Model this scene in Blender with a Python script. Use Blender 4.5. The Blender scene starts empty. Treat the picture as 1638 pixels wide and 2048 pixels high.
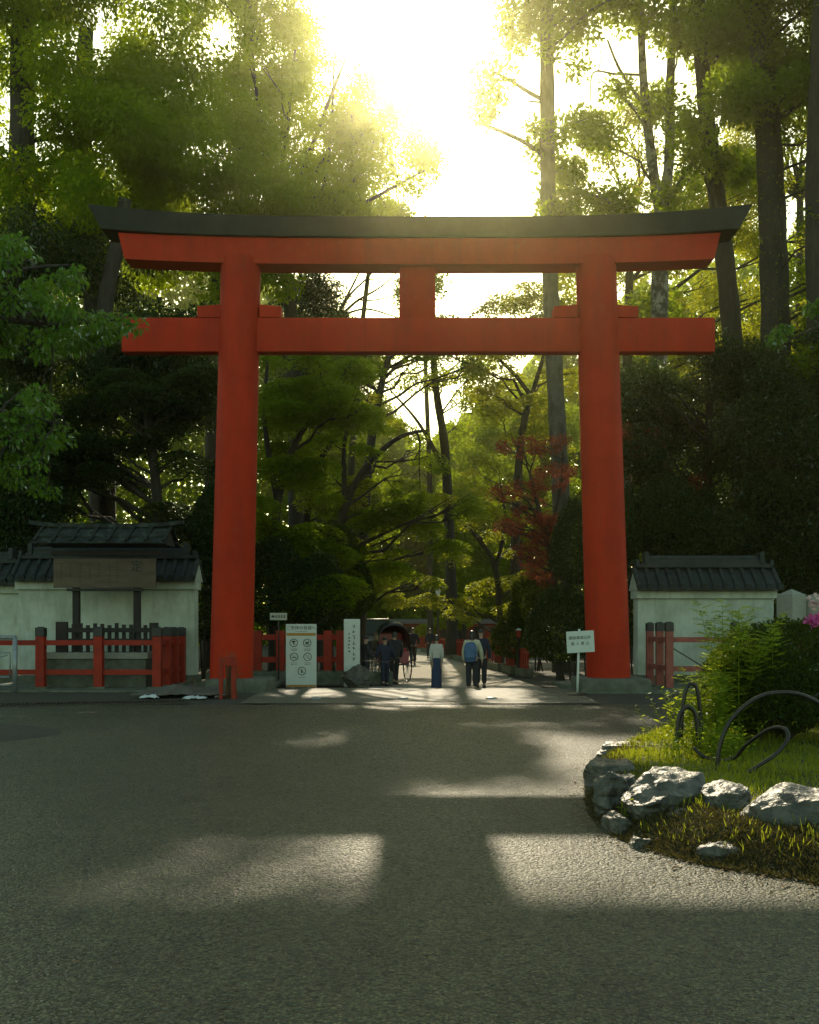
import bpy, bmesh, math, random
import numpy as np
from mathutils import Vector, Matrix, noise

S = bpy.context.scene
COL = S.collection
R = math.radians
PI = math.pi
random.seed(7)
rng = np.random.default_rng(7)

# ------------------------------------------------------------------ camera
F, EYE, HY, HX = 1991.0, 1.6, 1258.0, 819.0     # focal length, eye height, horizon row and middle column of the photograph
cam = bpy.data.cameras.new('camera')
camo = bpy.data.objects.new('camera', cam)
COL.objects.link(camo)
camo.location = (0, 0, EYE)
camo.rotation_euler = (PI / 2, 0, 0)
cam.sensor_fit = 'VERTICAL'
cam.sensor_height = 36
cam.lens = F / 2048 * 36
cam.shift_y = (HY - 1024) / 2048
cam.clip_end = 2000
S.camera = camo

# ------------------------------------------------------------------ light
SUN_EL = 28.6
w = bpy.data.worlds.new('World')
S.world = w
w.use_nodes = True
nt = w.node_tree
sky = nt.nodes.new('ShaderNodeTexSky')
sky.sky_type = 'NISHITA'
sky.sun_disc = False
sky.sun_elevation = R(SUN_EL)
sky.sun_rotation = 0.0
sky.air_density = 1.0
sky.dust_density = 1.2
sky.ozone_density = 1.0
nt.nodes['Background'].inputs[1].default_value = 0.15
tint = nt.nodes.new('ShaderNodeMix')
tint.data_type = 'RGBA'
tint.blend_type = 'MULTIPLY'
tint.inputs[0].default_value = 1.0
tint.inputs[7].default_value = (1.0, 1.02, 0.66, 1)      # the soft greenish daylight under the grove
nt.links.new(sky.outputs[0], tint.inputs[6])
nt.links.new(tint.outputs[2], nt.nodes['Background'].inputs[0])
sun = bpy.data.lights.new('sun', 'SUN')
sun.energy = 3.2
sun.angle = R(0.53)
sun.color = (1.0, 0.86, 0.62)
suno = bpy.data.objects.new('sun', sun)
COL.objects.link(suno)
suno.rotation_euler = (-(PI / 2 - R(SUN_EL)), 0, 0)

S.view_settings.view_transform = 'Standard'
S.view_settings.look = 'None'
S.view_settings.exposure = 0.80
S.view_settings.gamma = 1
S.render.engine = 'CYCLES'
cy = S.cycles
cy.max_bounces = 7
cy.diffuse_bounces = 3
cy.glossy_bounces = 2
cy.transmission_bounces = 4
cy.transparent_max_bounces = 6
cy.volume_bounces = 0
cy.caustics_reflective = False
cy.caustics_refractive = False
cy.sample_clamp_indirect = 4
cy.sample_clamp_direct = 0
cy.use_denoising = True
cy.denoising_prefilter = 'NONE'
try:
    cy.denoiser = 'OPENIMAGEDENOISE'
except Exception:
    pass

# ------------------------------------------------------------------ helpers
def W(px, py, Y):
    """a point of the photograph at the distance Y, in metres"""
    return ((px - HX) / F * Y, Y, EYE - (py - HY) / F * Y)

def link(o, parent=None):
    COL.objects.link(o)
    if parent is not None:
        o.parent = parent
    return o

def tag(o, label=None, cat=None, group=None, kind=None):
    if label: o['label'] = label
    if cat: o['category'] = cat
    if group: o['group'] = group
    if kind: o['kind'] = kind
    return o

def empty(name, loc, label, cat, group=None, rz=0.0):
    o = bpy.data.objects.new(name, None)
    o.empty_display_size = 0.2
    o.location = loc
    o.rotation_euler = (0, 0, rz)
    link(o)
    return tag(o, label, cat, group)

def raw(name, V, Fc, mat, parent=None, smooth=False, origin=None):
    """one mesh object; V in world metres (in the parent's frame when there is a parent)"""
    me = bpy.data.meshes.new(name)
    V = np.asarray(V, dtype=np.float64).reshape(-1, 3)
    if origin is not None:
        V = V - np.asarray(origin)
    if isinstance(Fc, np.ndarray):
        n, k = Fc.shape
        me.vertices.add(len(V))
        me.vertices.foreach_set('co', V.astype(np.float32).ravel())
        me.loops.add(n * k)
        me.loops.foreach_set('vertex_index', Fc.astype(np.int32).ravel())
        me.polygons.add(n)
        me.polygons.foreach_set('loop_start', np.arange(0, n * k, k, dtype=np.int32))
        me.update(calc_edges=True)
    else:
        me.from_pydata([tuple(v) for v in V], [], Fc)
        me.update()
    if smooth:
        me.polygons.foreach_set('use_smooth', np.ones(len(me.polygons), dtype=bool))
    for m in (mat if isinstance(mat, (list, tuple)) else [mat]):
        if m is not None:
            me.materials.append(m)
    o = bpy.data.objects.new(name, me)
    if origin is not None:
        o.location = origin
    return link(o, parent)

class MB:
    """collects boxes, bars, tubes and prisms for ONE mesh object"""
    def __init__(self):
        self.v, self.f = [], []
    def add(self, vs, fs):
        b = len(self.v)
        self.v += [tuple(v) for v in vs]
        self.f += [tuple(i + b for i in f) for f in fs]
        return self
    def box(self, c, s, rz=0.0, top=1.0):
        x, y, z = s[0] / 2, s[1] / 2, s[2] / 2
        vs = []
        for dz in (-1, 1):
            k = top if dz > 0 else 1.0
            for dx, dy in ((-1, -1), (1, -1), (1, 1), (-1, 1)):
                X, Y = dx * x * k, dy * y * k
                vs.append((c[0] + X * math.cos(rz) - Y * math.sin(rz), c[1] + X * math.sin(rz) + Y * math.cos(rz), c[2] + dz * z))
        return self.add(vs, [(3, 2, 1, 0), (4, 5, 6, 7), (0, 1, 5, 4), (1, 2, 6, 5), (2, 3, 7, 6), (3, 0, 4, 7)])
    def chbox(self, c, s, b, rz=0.0):
        """box with chamfered edges"""
        bm = bmesh.new()
        bmesh.ops.create_cube(bm, size=1)
        for v in bm.verts:
            v.co = Vector((v.co.x * s[0], v.co.y * s[1], v.co.z * s[2]))
        bmesh.ops.bevel(bm, geom=bm.edges[:], offset=b, segments=2, affect='EDGES', profile=0.6)
        bm.verts.index_update()
        ca, sa = math.cos(rz), math.sin(rz)
        vs = [(c[0] + v.co.x * ca - v.co.y * sa, c[1] + v.co.x * sa + v.co.y * ca, c[2] + v.co.z) for v in bm.verts]
        fs = [tuple(v.index for v in f.verts) for f in bm.faces]
        bm.free()
        return self.add(vs, fs)
    def beam(self, a, b, wd, ht):
        """rectangular bar from a to b: wd across (horizontal), ht high"""
        a, b = Vector(a), Vector(b)
        d = (b - a).normalized()
        up = Vector((0, 0, 1)) if abs(d.z) < 0.95 else Vector((0, 1, 0))
        s = d.cross(up).normalized()
        u = s.cross(d).normalized()
        vs = []
        for p in (a, b):
            for i, j in ((-1, -1), (1, -1), (1, 1), (-1, 1)):
                vs.append(p + s * (i * wd / 2) + u * (j * ht / 2))
        return self.add(vs, [(3, 2, 1, 0), (4, 5, 6, 7), (0, 1, 5, 4), (1, 2, 6, 5), (2, 3, 7, 6), (3, 0, 4, 7)])
    def tube(self, pts, rad, seg=8, cap=True):
        pts = [Vector(p) for p in pts]
        if not hasattr(rad, '__len__'):
            rad = [rad] * len(pts)
        n = len(pts)
        vs, fs = [], []
        ref = None
        for i, p in enumerate(pts):
            t = (pts[min(i + 1, n - 1)] - pts[max(i - 1, 0)])
            if t.length < 1e-9: t = Vector((0, 0, 1))
            t.normalize()
            if ref is None:
                ref = Vector((1, 0, 0)) if abs(t.x) < 0.9 else Vector((0, 1, 0))
            a = (ref - t * ref.dot(t)).normalized()
            ref = a
            b = t.cross(a)
            for k in range(seg):
                q = 2 * PI * k / seg
                vs.append(p + (a * math.cos(q) + b * math.sin(q)) * rad[i])
        for i in range(n - 1):
            for k in range(seg):
                k2 = (k + 1) % seg
                fs.append((i * seg + k, i * seg + k2, (i + 1) * seg + k2, (i + 1) * seg + k))
        if cap:
            fs.append(tuple(range(seg))[::-1])
            fs.append(tuple((n - 1) * seg + k for k in range(seg)))
        return self.add(vs, fs)
    def lathe(self, c, prof, seg=24):
        """profile [(r, z)...] turned round the vertical through c"""
        vs, fs = [], []
        n = len(prof)
        for r, z in prof:
            for k in range(seg):
                q = 2 * PI * k / seg
                vs.append((c[0] + r * math.cos(q), c[1] + r * math.sin(q), c[2] + z))
        for i in range(n - 1):
            for k in range(seg):
                k2 = (k + 1) % seg
                fs.append((i * seg + k, i * seg + k2, (i + 1) * seg + k2, (i + 1) * seg + k))
        fs.append(tuple(range(seg))[::-1])
        fs.append(tuple((n - 1) * seg + k for k in range(seg)))
        return self.add(vs, fs)
    def prism(self, poly, y0, y1):
        """polygon [(x, z)...] drawn out from y0 to y1"""
        n = len(poly)
        vs = [(x, y0, z) for x, z in poly] + [(x, y1, z) for x, z in poly]
        fs = [tuple(range(n)), tuple(range(2 * n - 1, n - 1, -1))]
        for i in range(n):
            j = (i + 1) % n
            fs.append((i, i + n, j + n, j))
        return self.add(vs, fs)
    def loft(self, sections):
        """closed cross-sections (lists of points of equal length) joined one to the next"""
        n = len(sections[0])
        vs = [p for s in sections for p in s]
        fs = []
        for i in range(len(sections) - 1):
            for k in range(n):
                k2 = (k + 1) % n
                fs.append((i * n + k, i * n + k2, (i + 1) * n + k2, (i + 1) * n + k))
        fs.append(tuple(range(n))[::-1])
        fs.append(tuple((len(sections) - 1) * n + k for k in range(n)))
        return self.add(vs, fs)
    def build(self, name, mat, parent=None, smooth=False, origin=None):
        o = raw(name, self.v, self.f, mat, parent, False, origin)
        bm = bmesh.new()
        bm.from_mesh(o.data)
        bmesh.ops.recalc_face_normals(bm, faces=bm.faces)
        bm.to_mesh(o.data)
        bm.free()
        if smooth:
            o.data.polygons.foreach_set('use_smooth', np.ones(len(o.data.polygons), dtype=bool))
        return o

def sharp(o, ang=40):
    """smooth shading with sharp edges kept"""
    o.data.polygons.foreach_set('use_smooth', np.ones(len(o.data.polygons), dtype=bool))
    try:
        o.data.set_sharp_from_angle(angle=R(ang))
    except Exception:
        pass
    return o

def text_mesh(name, body, size, mat, parent, loc, rot=(PI / 2, 0, 0), thick=0.002, align='CENTER', spacing=1.0, line=1.0):
    cu = bpy.data.curves.new(name, 'FONT')
    cu.body = body
    cu.size = size
    cu.extrude = thick
    cu.align_x = align
    cu.align_y = 'CENTER'
    cu.space_character = spacing
    cu.space_line = line
    t = bpy.data.objects.new(name + '_curve', cu)
    COL.objects.link(t)
    dg = bpy.context.evaluated_depsgraph_get()
    me = bpy.data.meshes.new_from_object(t.evaluated_get(dg))
    bpy.data.objects.remove(t)
    me.materials.clear()
    me.materials.append(mat)
    o = bpy.data.objects.new(name, me)
    o.location = loc
    o.rotation_euler = rot
    return link(o, parent)

# ------------------------------------------------------------------ materials
def mat(name, c, rough=0.6, c2=None, scale=4.0, detail=6.0, bump=0.0, bscale=30.0, metal=0.0, spec=0.5, lo=0.35, hi=0.7, stretch=None, dist=0.02):
    m = bpy.data.materials.new(name)
    m.use_nodes = True
    n, l = m.node_tree.nodes, m.node_tree.links
    b = n['Principled BSDF']
    b.inputs['Roughness'].default_value = rough
    b.inputs['Metallic'].default_value = metal
    b.inputs['Specular IOR Level'].default_value = spec
    b.inputs['Base Color'].default_value = (*c, 1)
    tc = n.new('ShaderNodeTexCoord')
    src = tc.outputs['Object']
    if stretch:
        mp = n.new('ShaderNodeMapping')
        mp.inputs['Scale'].default_value = stretch
        l.new(src, mp.inputs[0])
        src = mp.outputs[0]
    if c2:
        t = n.new('ShaderNodeTexNoise')
        t.inputs['Scale'].default_value = scale
        t.inputs['Detail'].default_value = detail
        t.inputs['Roughness'].default_value = 0.65
        l.new(src, t.inputs['Vector'])
        r = n.new('ShaderNodeValToRGB')
        r.color_ramp.elements[0].position = lo
        r.color_ramp.elements[1].position = hi
        r.color_ramp.elements[0].color = (*c2, 1)
        r.color_ramp.elements[1].color = (*c, 1)
        l.new(t.outputs[0], r.inputs[0])
        l.new(r.outputs[0], b.inputs['Base Color'])
    if bump:
        t2 = n.new('ShaderNodeTexNoise')
        t2.inputs['Scale'].default_value = bscale
        t2.inputs['Detail'].default_value = 6
        l.new(src, t2.inputs['Vector'])
        bp = n.new('ShaderNodeBump')
        bp.inputs['Strength'].default_value = bump
        bp.inputs['Distance'].default_value = dist
        l.new(t2.outputs[0], bp.inputs['Height'])
        l.new(bp.outputs[0], b.inputs['Normal'])
    return m

def leaf_mat(name, a, b, trans, tf=0.45, gloss=0.02, rough=0.4):
    """leaf: diffuse front, light shining through, a little sheen; every leaf has its own tint between a and b"""
    m = bpy.data.materials.new(name)
    m.use_nodes = True
    n, l = m.node_tree.nodes, m.node_tree.links
    n.clear()
    out = n.new('ShaderNodeOutputMaterial')
    g = n.new('ShaderNodeNewGeometry')
    r = n.new('ShaderNodeValToRGB')
    r.color_ramp.elements[0].color = (*a, 1)
    r.color_ramp.elements[1].color = (*b, 1)
    l.new(g.outputs['Random Per Island'], r.inputs[0])
    d = n.new('ShaderNodeBsdfDiffuse')
    l.new(r.outputs[0], d.inputs[0])
    t = n.new('ShaderNodeBsdfTranslucent')
    mx = n.new('ShaderNodeMix')
    mx.data_type = 'RGBA'
    mx.inputs[0].default_value = 0.3
    mx.inputs[6].default_value = (*trans, 1)
    l.new(r.outputs[0], mx.inputs[7])
    l.new(mx.outputs[2], t.inputs[0])
    s1 = n.new('ShaderNodeMixShader')
    s1.inputs[0].default_value = tf
    l.new(d.outputs[0], s1.inputs[1])
    l.new(t.outputs[0], s1.inputs[2])
    gl = n.new('ShaderNodeBsdfGlossy')
    gl.inputs['Roughness'].default_value = rough
    gl.inputs[0].default_value = (0.8, 0.9, 0.8, 1)
    fr = n.new('ShaderNodeFresnel')
    fr.inputs[0].default_value = 1.4
    mu = n.new('ShaderNodeMath')
    mu.operation = 'MULTIPLY'
    mu.inputs[1].default_value = gloss * 4
    l.new(fr.outputs[0], mu.inputs[0])
    s2 = n.new('ShaderNodeMixShader')
    l.new(mu.outputs[0], s2.inputs[0])
    l.new(s1.outputs[0], s2.inputs[1])
    l.new(gl.outputs[0], s2.inputs[2])
    l.new(s2.outputs[0], out.inputs[0])
    return m

M = {}
M['vermilion'] = mat('vermilion_paint', (0.48, 0.028, 0.004), 0.65, (0.38, 0.021, 0.004), 1.3, bump=0.08, bscale=14, lo=0.3, hi=0.6, spec=0.2)
M['vermilion_old'] = mat('weathered_vermilion_paint', (0.36, 0.10, 0.07), 0.75, (0.24, 0.06, 0.045), 6, bump=0.2, bscale=30)
M['fence_red'] = mat('fence_red_paint', (0.40, 0.030, 0.010), 0.65, (0.25, 0.022, 0.010), 5, bump=0.15, bscale=30, spec=0.3)
M['roof_cap'] = mat('dark_copper', (0.026, 0.029, 0.022), 0.6, (0.013, 0.016, 0.012), 2.5, bump=0.1, bscale=8, spec=0.25)
M['black_paint'] = mat('black_paint', (0.014, 0.014, 0.013), 0.5, (0.03, 0.03, 0.027), 9)
M['dark_wood'] = mat('dark_wood', (0.030, 0.022, 0.016), 0.75, (0.015, 0.011, 0.009), 8, bump=0.3, bscale=20, stretch=(1, 1, 0.15))
M['board_wood'] = mat('old_board_wood', (0.135, 0.098, 0.062), 0.8, (0.085, 0.062, 0.04), 7, bump=0.2, bscale=25, stretch=(0.2, 1, 1))
M['plaster'] = mat('white_plaster', (0.54, 0.59, 0.50), 0.9, (0.36, 0.40, 0.31), 1.1, bump=0.12, bscale=25, lo=0.3, hi=0.62)
M['tile'] = mat('roof_tile', (0.040, 0.048, 0.044), 0.6, (0.018, 0.022, 0.020), 3, bump=0.2, bscale=18, spec=0.3)
M['copper'] = mat('verdigris_copper', (0.075, 0.095, 0.080), 0.8, (0.022, 0.026, 0.022), 5, bump=0.15, bscale=15, lo=0.48, hi=0.72, spec=0.2)
M['stone'] = mat('granite', (0.16, 0.16, 0.125), 0.85, (0.075, 0.08, 0.055), 5, bump=0.5, bscale=40)
M['mossy_stone'] = mat('mossy_stone', (0.17, 0.17, 0.13), 0.9, (0.07, 0.085, 0.045), 4, bump=0.6, bscale=25)
M['pale_stone'] = mat('pale_granite', (0.33, 0.33, 0.27), 0.8, (0.24, 0.24, 0.2), 25, bump=0.35, bscale=90)
M['steel'] = mat('galvanised_steel', (0.33, 0.36, 0.37), 0.45, (0.24, 0.26, 0.27), 12, metal=0.5)
M['iron'] = mat('dark_iron', (0.055, 0.05, 0.045), 0.38, (0.03, 0.027, 0.024), 12, metal=0.6)
M['white_sign'] = mat('white_sign', (0.62, 0.66, 0.60), 0.5, (0.54, 0.58, 0.52), 3)
M['grey_sign'] = mat('grey_sign', (0.42, 0.42, 0.34), 0.6)
M['orange'] = mat('orange_band', (0.42, 0.20, 0.03), 0.6)
M['ink'] = mat('black_ink', (0.012, 0.013, 0.013), 0.6)
M['tarp'] = mat('brown_tarp', (0.12, 0.105, 0.085), 0.8, (0.08, 0.07, 0.055), 6, bump=0.3, bscale=8)
M['rag'] = mat('white_cloth', (0.62, 0.66, 0.66), 0.8, (0.45, 0.49, 0.50), 6)
M['twig'] = mat('dry_twig', (0.16, 0.085, 0.045), 0.8)
M['bark_dark'] = mat('dark_bark', (0.055, 0.045, 0.033), 0.9, (0.025, 0.021, 0.016), 3, bump=0.8, bscale=9, stretch=(3, 3, 0.6), dist=0.06)
M['bark_grey'] = mat('grey_bark', (0.13, 0.125, 0.10), 0.9, (0.05, 0.048, 0.038), 2.2, bump=0.8, bscale=9, stretch=(2, 2, 0.8), dist=0.05)
M['bark_patchy'] = mat('patchy_bark', (0.30, 0.29, 0.25), 0.9, (0.06, 0.055, 0.045), 2.8, bump=0.7, bscale=9, lo=0.46, hi=0.58, dist=0.05)
M['soil'] = mat('forest_soil', (0.055, 0.045, 0.028), 0.95, (0.03, 0.028, 0.016), 1.5, bump=0.6, bscale=12)
M['bed_soil'] = mat('bed_soil', (0.065, 0.052, 0.025), 0.95, (0.028, 0.030, 0.012), 3, bump=0.8, bscale=25)
M['path'] = mat('path_gravel', (0.36, 0.32, 0.25), 0.9, (0.26, 0.23, 0.18), 3, bump=0.6, bscale=60)
M['slab'] = mat('apron_concrete', (0.115, 0.112, 0.075), 0.7, (0.07, 0.07, 0.047), 3, bump=0.35, bscale=70)
M['pink'] = leaf_mat('azalea_petal', (0.55, 0.08, 0.30), (0.70, 0.14, 0.42), (0.6, 0.1, 0.35), 0.35)
M['palepink'] = leaf_mat('pale_azalea_petal', (0.6, 0.42, 0.40), (0.75, 0.6, 0.58), (0.6, 0.4, 0.4), 0.35)
M['skin'] = mat('skin', (0.40, 0.24, 0.165), 0.55)
M['hair'] = mat('black_hair', (0.012, 0.010, 0.010), 0.4)
M['navy'] = mat('navy_cloth', (0.022, 0.028, 0.055), 0.85, (0.012, 0.016, 0.035), 8)
M['charcoal'] = mat('charcoal_cloth', (0.022, 0.023, 0.027), 0.85)
M['blue_skirt'] = mat('blue_denim', (0.026, 0.045, 0.10), 0.85, (0.016, 0.03, 0.07), 8)
M['white_top'] = mat('cream_cloth', (0.52, 0.50, 0.44), 0.85, (0.42, 0.40, 0.36), 10)
M['cream'] = mat('pale_yellow_cloth', (0.55, 0.52, 0.36), 0.85, (0.42, 0.40, 0.27), 10)
M['pack_blue'] = mat('blue_nylon', (0.07, 0.14, 0.27), 0.6, (0.04, 0.09, 0.19), 10)
M['pinkish'] = mat('salmon_cloth', (0.42, 0.24, 0.19), 0.85)
M['lacquer_red'] = mat('red_lacquer', (0.30, 0.018, 0.022), 0.3)
M['lacquer_black'] = mat('black_lacquer', (0.013, 0.013, 0.016), 0.3)
M['glass'] = mat('tinted_glass', (0.06, 0.085, 0.09), 0.08, spec=0.8)
M['car_paint'] = mat('dark_car_paint', (0.035, 0.04, 0.045), 0.25)
M['roof_grey'] = mat('grey_roof_sheet', (0.12, 0.115, 0.11), 0.5)
M['lamp_glass'] = mat('frosted_lamp_glass', (0.7, 0.68, 0.6), 0.5)
M['red_wall'] = mat('red_wall_boards', (0.33, 0.05, 0.03), 0.7, (0.22, 0.035, 0.025), 4)

# leaves of the different plants
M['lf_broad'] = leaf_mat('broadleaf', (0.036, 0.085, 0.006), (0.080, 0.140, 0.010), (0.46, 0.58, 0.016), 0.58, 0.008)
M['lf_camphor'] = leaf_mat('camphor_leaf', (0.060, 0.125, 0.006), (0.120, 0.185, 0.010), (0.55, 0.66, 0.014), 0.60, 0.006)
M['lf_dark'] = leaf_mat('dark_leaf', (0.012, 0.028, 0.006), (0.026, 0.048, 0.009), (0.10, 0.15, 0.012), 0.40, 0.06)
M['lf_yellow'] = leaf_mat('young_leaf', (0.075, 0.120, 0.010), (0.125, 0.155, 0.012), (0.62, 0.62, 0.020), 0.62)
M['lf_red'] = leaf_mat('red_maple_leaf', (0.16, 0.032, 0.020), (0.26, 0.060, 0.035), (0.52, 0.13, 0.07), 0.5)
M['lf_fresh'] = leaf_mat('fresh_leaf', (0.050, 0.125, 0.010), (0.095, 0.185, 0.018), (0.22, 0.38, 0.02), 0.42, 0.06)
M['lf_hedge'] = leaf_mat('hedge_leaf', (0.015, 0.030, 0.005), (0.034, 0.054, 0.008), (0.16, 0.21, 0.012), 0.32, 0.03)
M['lf_weed'] = leaf_mat('weed_leaf', (0.06, 0.13, 0.014), (0.11, 0.18, 0.02), (0.72, 0.80, 0.03), 0.62, 0.03)
M['lf_grass'] = leaf_mat('grass_blade', (0.06, 0.105, 0.010), (0.14, 0.16, 0.022), (0.60, 0.64, 0.03), 0.5, 0.02)
M['lf_dry'] = leaf_mat('dry_grass_blade', (0.045, 0.040, 0.014), (0.12, 0.095, 0.036), (0.16, 0.13, 0.03), 0.3, 0.02)
M['lf_litter'] = leaf_mat('dry_leaf', (0.20, 0.11, 0.05), (0.36, 0.27, 0.17), (0.3, 0.2, 0.1), 0.2)

def weather(m, cdirt, amount, scale, stretch, lo=0.45, hi=0.75):
    """streaks and stains with a shape of their own laid over a material's colour"""
    n, l = m.node_tree.nodes, m.node_tree.links
    b = n['Principled BSDF']
    tc = n.new('ShaderNodeTexCoord')
    mp = n.new('ShaderNodeMapping')
    mp.inputs['Scale'].default_value = stretch
    l.new(tc.outputs['Object'], mp.inputs[0])
    t = n.new('ShaderNodeTexNoise')
    t.inputs['Scale'].default_value = scale
    t.inputs['Detail'].default_value = 8
    t.inputs['Roughness'].default_value = 0.7
    l.new(mp.outputs[0], t.inputs['Vector'])
    r = n.new('ShaderNodeMapRange')
    r.inputs['From Min'].default_value = lo
    r.inputs['From Max'].default_value = hi
    r.inputs['To Max'].default_value = amount
    l.new(t.outputs[0], r.inputs['Value'])
    mx = n.new('ShaderNodeMix')
    mx.data_type = 'RGBA'
    l.new(r.outputs[0], mx.inputs[0])
    src = b.inputs['Base Color'].links[0].from_socket
    l.new(src, mx.inputs[6])
    mx.inputs[7].default_value = (*cdirt, 1)
    l.new(mx.outputs[2], b.inputs['Base Color'])
weather(M['vermilion'], (0.14, 0.022, 0.010), 0.5, 1.4, (2.5, 2.5, 0.22), 0.47, 0.78)
weather(M['vermilion'], (0.30, 0.075, 0.035), 0.5, 7.0, (1, 1, 1), 0.58, 0.7)
weather(M['plaster'], (0.16, 0.17, 0.10), 0.7, 1.6, (1.6, 1.6, 0.5), 0.48, 0.8)
weather(M['plaster'], (0.10, 0.10, 0.06), 0.6, 3.0, (3, 3, 0.25), 0.56, 0.8)
weather(M['fence_red'], (0.08, 0.03, 0.02), 0.7, 3.0, (3, 3, 0.6), 0.5, 0.75)

def asphalt():
    m = bpy.data.materials.new('coarse_asphalt')
    m.use_nodes = True
    n, l = m.node_tree.nodes, m.node_tree.links
    b = n['Principled BSDF']
    tc = n.new('ShaderNodeTexCoord')
    v = n.new('ShaderNodeTexVoronoi')
    v.inputs['Scale'].default_value = 50
    l.new(tc.outputs['Object'], v.inputs['Vector'])
    v2 = n.new('ShaderNodeTexVoronoi')
    v2.inputs['Scale'].default_value = 95
    l.new(tc.outputs['Object'], v2.inputs['Vector'])
    big = n.new('ShaderNodeTexNoise')
    big.inputs['Scale'].default_value = 0.45
    big.inputs['Detail'].default_value = 7
    big.inputs['Roughness'].default_value = 0.6
    l.new(tc.outputs['Object'], big.inputs['Vector'])
    # stone colour: each pebble has its own grey
    sep = n.new('ShaderNodeSeparateColor')
    l.new(v.outputs['Color'], sep.inputs[0])
    r = n.new('ShaderNodeValToRGB')
    r.color_ramp.elements[0].color = (0.050, 0.054, 0.025, 1)
    r.color_ramp.elements[1].color = (0.192, 0.192, 0.094, 1)
    l.new(sep.outputs[0], r.inputs[0])
    rb = n.new('ShaderNodeValToRGB')
    rb.color_ramp.elements[0].position = 0.35
    rb.color_ramp.elements[1].position = 0.68
    rb.color_ramp.elements[0].color = (0.72, 0.74, 0.70, 1)
    rb.color_ramp.elements[1].color = (1.12, 1.10, 1.05, 1)
    l.new(big.outputs[0], rb.inputs[0])
    mx = n.new('ShaderNodeMix')
    mx.data_type = 'RGBA'
    mx.blend_type = 'MULTIPLY'
    mx.inputs[0].default_value = 1
    l.new(r.outputs[0], mx.inputs[6])
    l.new(rb.outputs[0], mx.inputs[7])
    # tar between the stones
    gap = n.new('ShaderNodeValToRGB')
    gap.color_ramp.elements[0].position = 0.25
    gap.color_ramp.elements[1].position = 0.62
    gap.color_ramp.elements[0].color = (1, 1, 1, 1)
    gap.color_ramp.elements[1].color = (0.35, 0.35, 0.33, 1)
    l.new(v.outputs['Distance'], gap.inputs[0])
    mx2 = n.new('ShaderNodeMix')
    mx2.data_type = 'RGBA'
    mx2.blend_type = 'MULTIPLY'
    mx2.inputs[0].default_value = 1
    l.new(mx.outputs[2], mx2.inputs[6])
    l.new(gap.outputs[0], mx2.inputs[7])
    st = n.new('ShaderNodeTexNoise')
    st.inputs['Scale'].default_value = 1.7
    st.inputs['Detail'].default_value = 10
    st.inputs['Roughness'].default_value = 0.75
    l.new(tc.outputs['Object'], st.inputs['Vector'])
    sr = n.new('ShaderNodeValToRGB')
    sr.color_ramp.elements[0].position = 0.36
    sr.color_ramp.elements[1].position = 0.52
    sr.color_ramp.elements[0].color = (0.62, 0.62, 0.60, 1)
    sr.color_ramp.elements[1].color = (1, 1, 1, 1)
    l.new(st.outputs[0], sr.inputs[0])
    mx3 = n.new('ShaderNodeMix')
    mx3.data_type = 'RGBA'
    mx3.blend_type = 'MULTIPLY'
    mx3.inputs[0].default_value = 1
    l.new(mx2.outputs[2], mx3.inputs[6])
    l.new(sr.outputs[0], mx3.inputs[7])
    # hair cracks on a coarse net, bent by noise
    ws = n.new('ShaderNodeMix')
    ws.data_type = 'RGBA'
    ws.inputs[0].default_value = 0.12
    l.new(tc.outputs['Object'], ws.inputs[6])
    l.new(st.outputs['Color'], ws.inputs[7])
    ck = n.new('ShaderNodeTexVoronoi')
    ck.feature = 'DISTANCE_TO_EDGE'
    ck.inputs['Scale'].default_value = 0.33
    l.new(ws.outputs[2], ck.inputs['Vector'])
    cr = n.new('ShaderNodeValToRGB')
    cr.color_ramp.elements[0].position = 0.0
    cr.color_ramp.elements[1].position = 0.004
    cr.color_ramp.elements[0].color = (0.35, 0.35, 0.33, 1)
    cr.color_ramp.elements[1].color = (1, 1, 1, 1)
    l.new(ck.outputs['Distance'], cr.inputs[0])
    mx4 = n.new('ShaderNodeMix')
    mx4.data_type = 'RGBA'
    mx4.blend_type = 'MULTIPLY'
    mx4.inputs[0].default_value = 0.8
    l.new(mx3.outputs[2], mx4.inputs[6])
    l.new(cr.outputs[0], mx4.inputs[7])
    l.new(mx4.outputs[2], b.inputs['Base Color'])
    rr = n.new('ShaderNodeMapRange')
    rr.inputs['To Min'].default_value = 0.27
    rr.inputs['To Max'].default_value = 0.75
    l.new(sep.outputs[1], rr.inputs['Value'])
    l.new(rr.outputs[0], b.inputs['Roughness'])
    add = n.new('ShaderNodeMath')
    add.operation = 'MULTIPLY_ADD'
    add.inputs[1].default_value = 0.4
    l.new(v2.outputs['Distance'], add.inputs[0])
    l.new(v.outputs['Distance'], add.inputs[2])
    bp = n.new('ShaderNodeBump')
    bp.invert = True
    bp.inputs['Strength'].default_value = 0.8
    bp.inputs['Distance'].default_value = 0.03
    l.new(add.outputs[0], bp.inputs['Height'])
    l.new(bp.outputs[0], b.inputs['Normal'])
    b.inputs['Specular IOR Level'].default_value = 0.5
    return m
M['asphalt'] = asphalt()

def rock_mat():
    m = mat('garden_rock', (0.125, 0.118, 0.088), 0.5, (0.026, 0.027, 0.018), 5, detail=9, bump=0.9, bscale=12, lo=0.36, hi=0.66, dist=0.05)
    return m
M['rock'] = rock_mat()

# ------------------------------------------------------------------ ground
def gz(y):
    if y <= 21.2: return 0.0
    if y <= 25.3: return 0.10 * (y - 21.2) / 4.1
    if y <= 26.4: return 0.10 - 0.20 * (y - 25.3) / 1.1
    return -0.10

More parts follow.
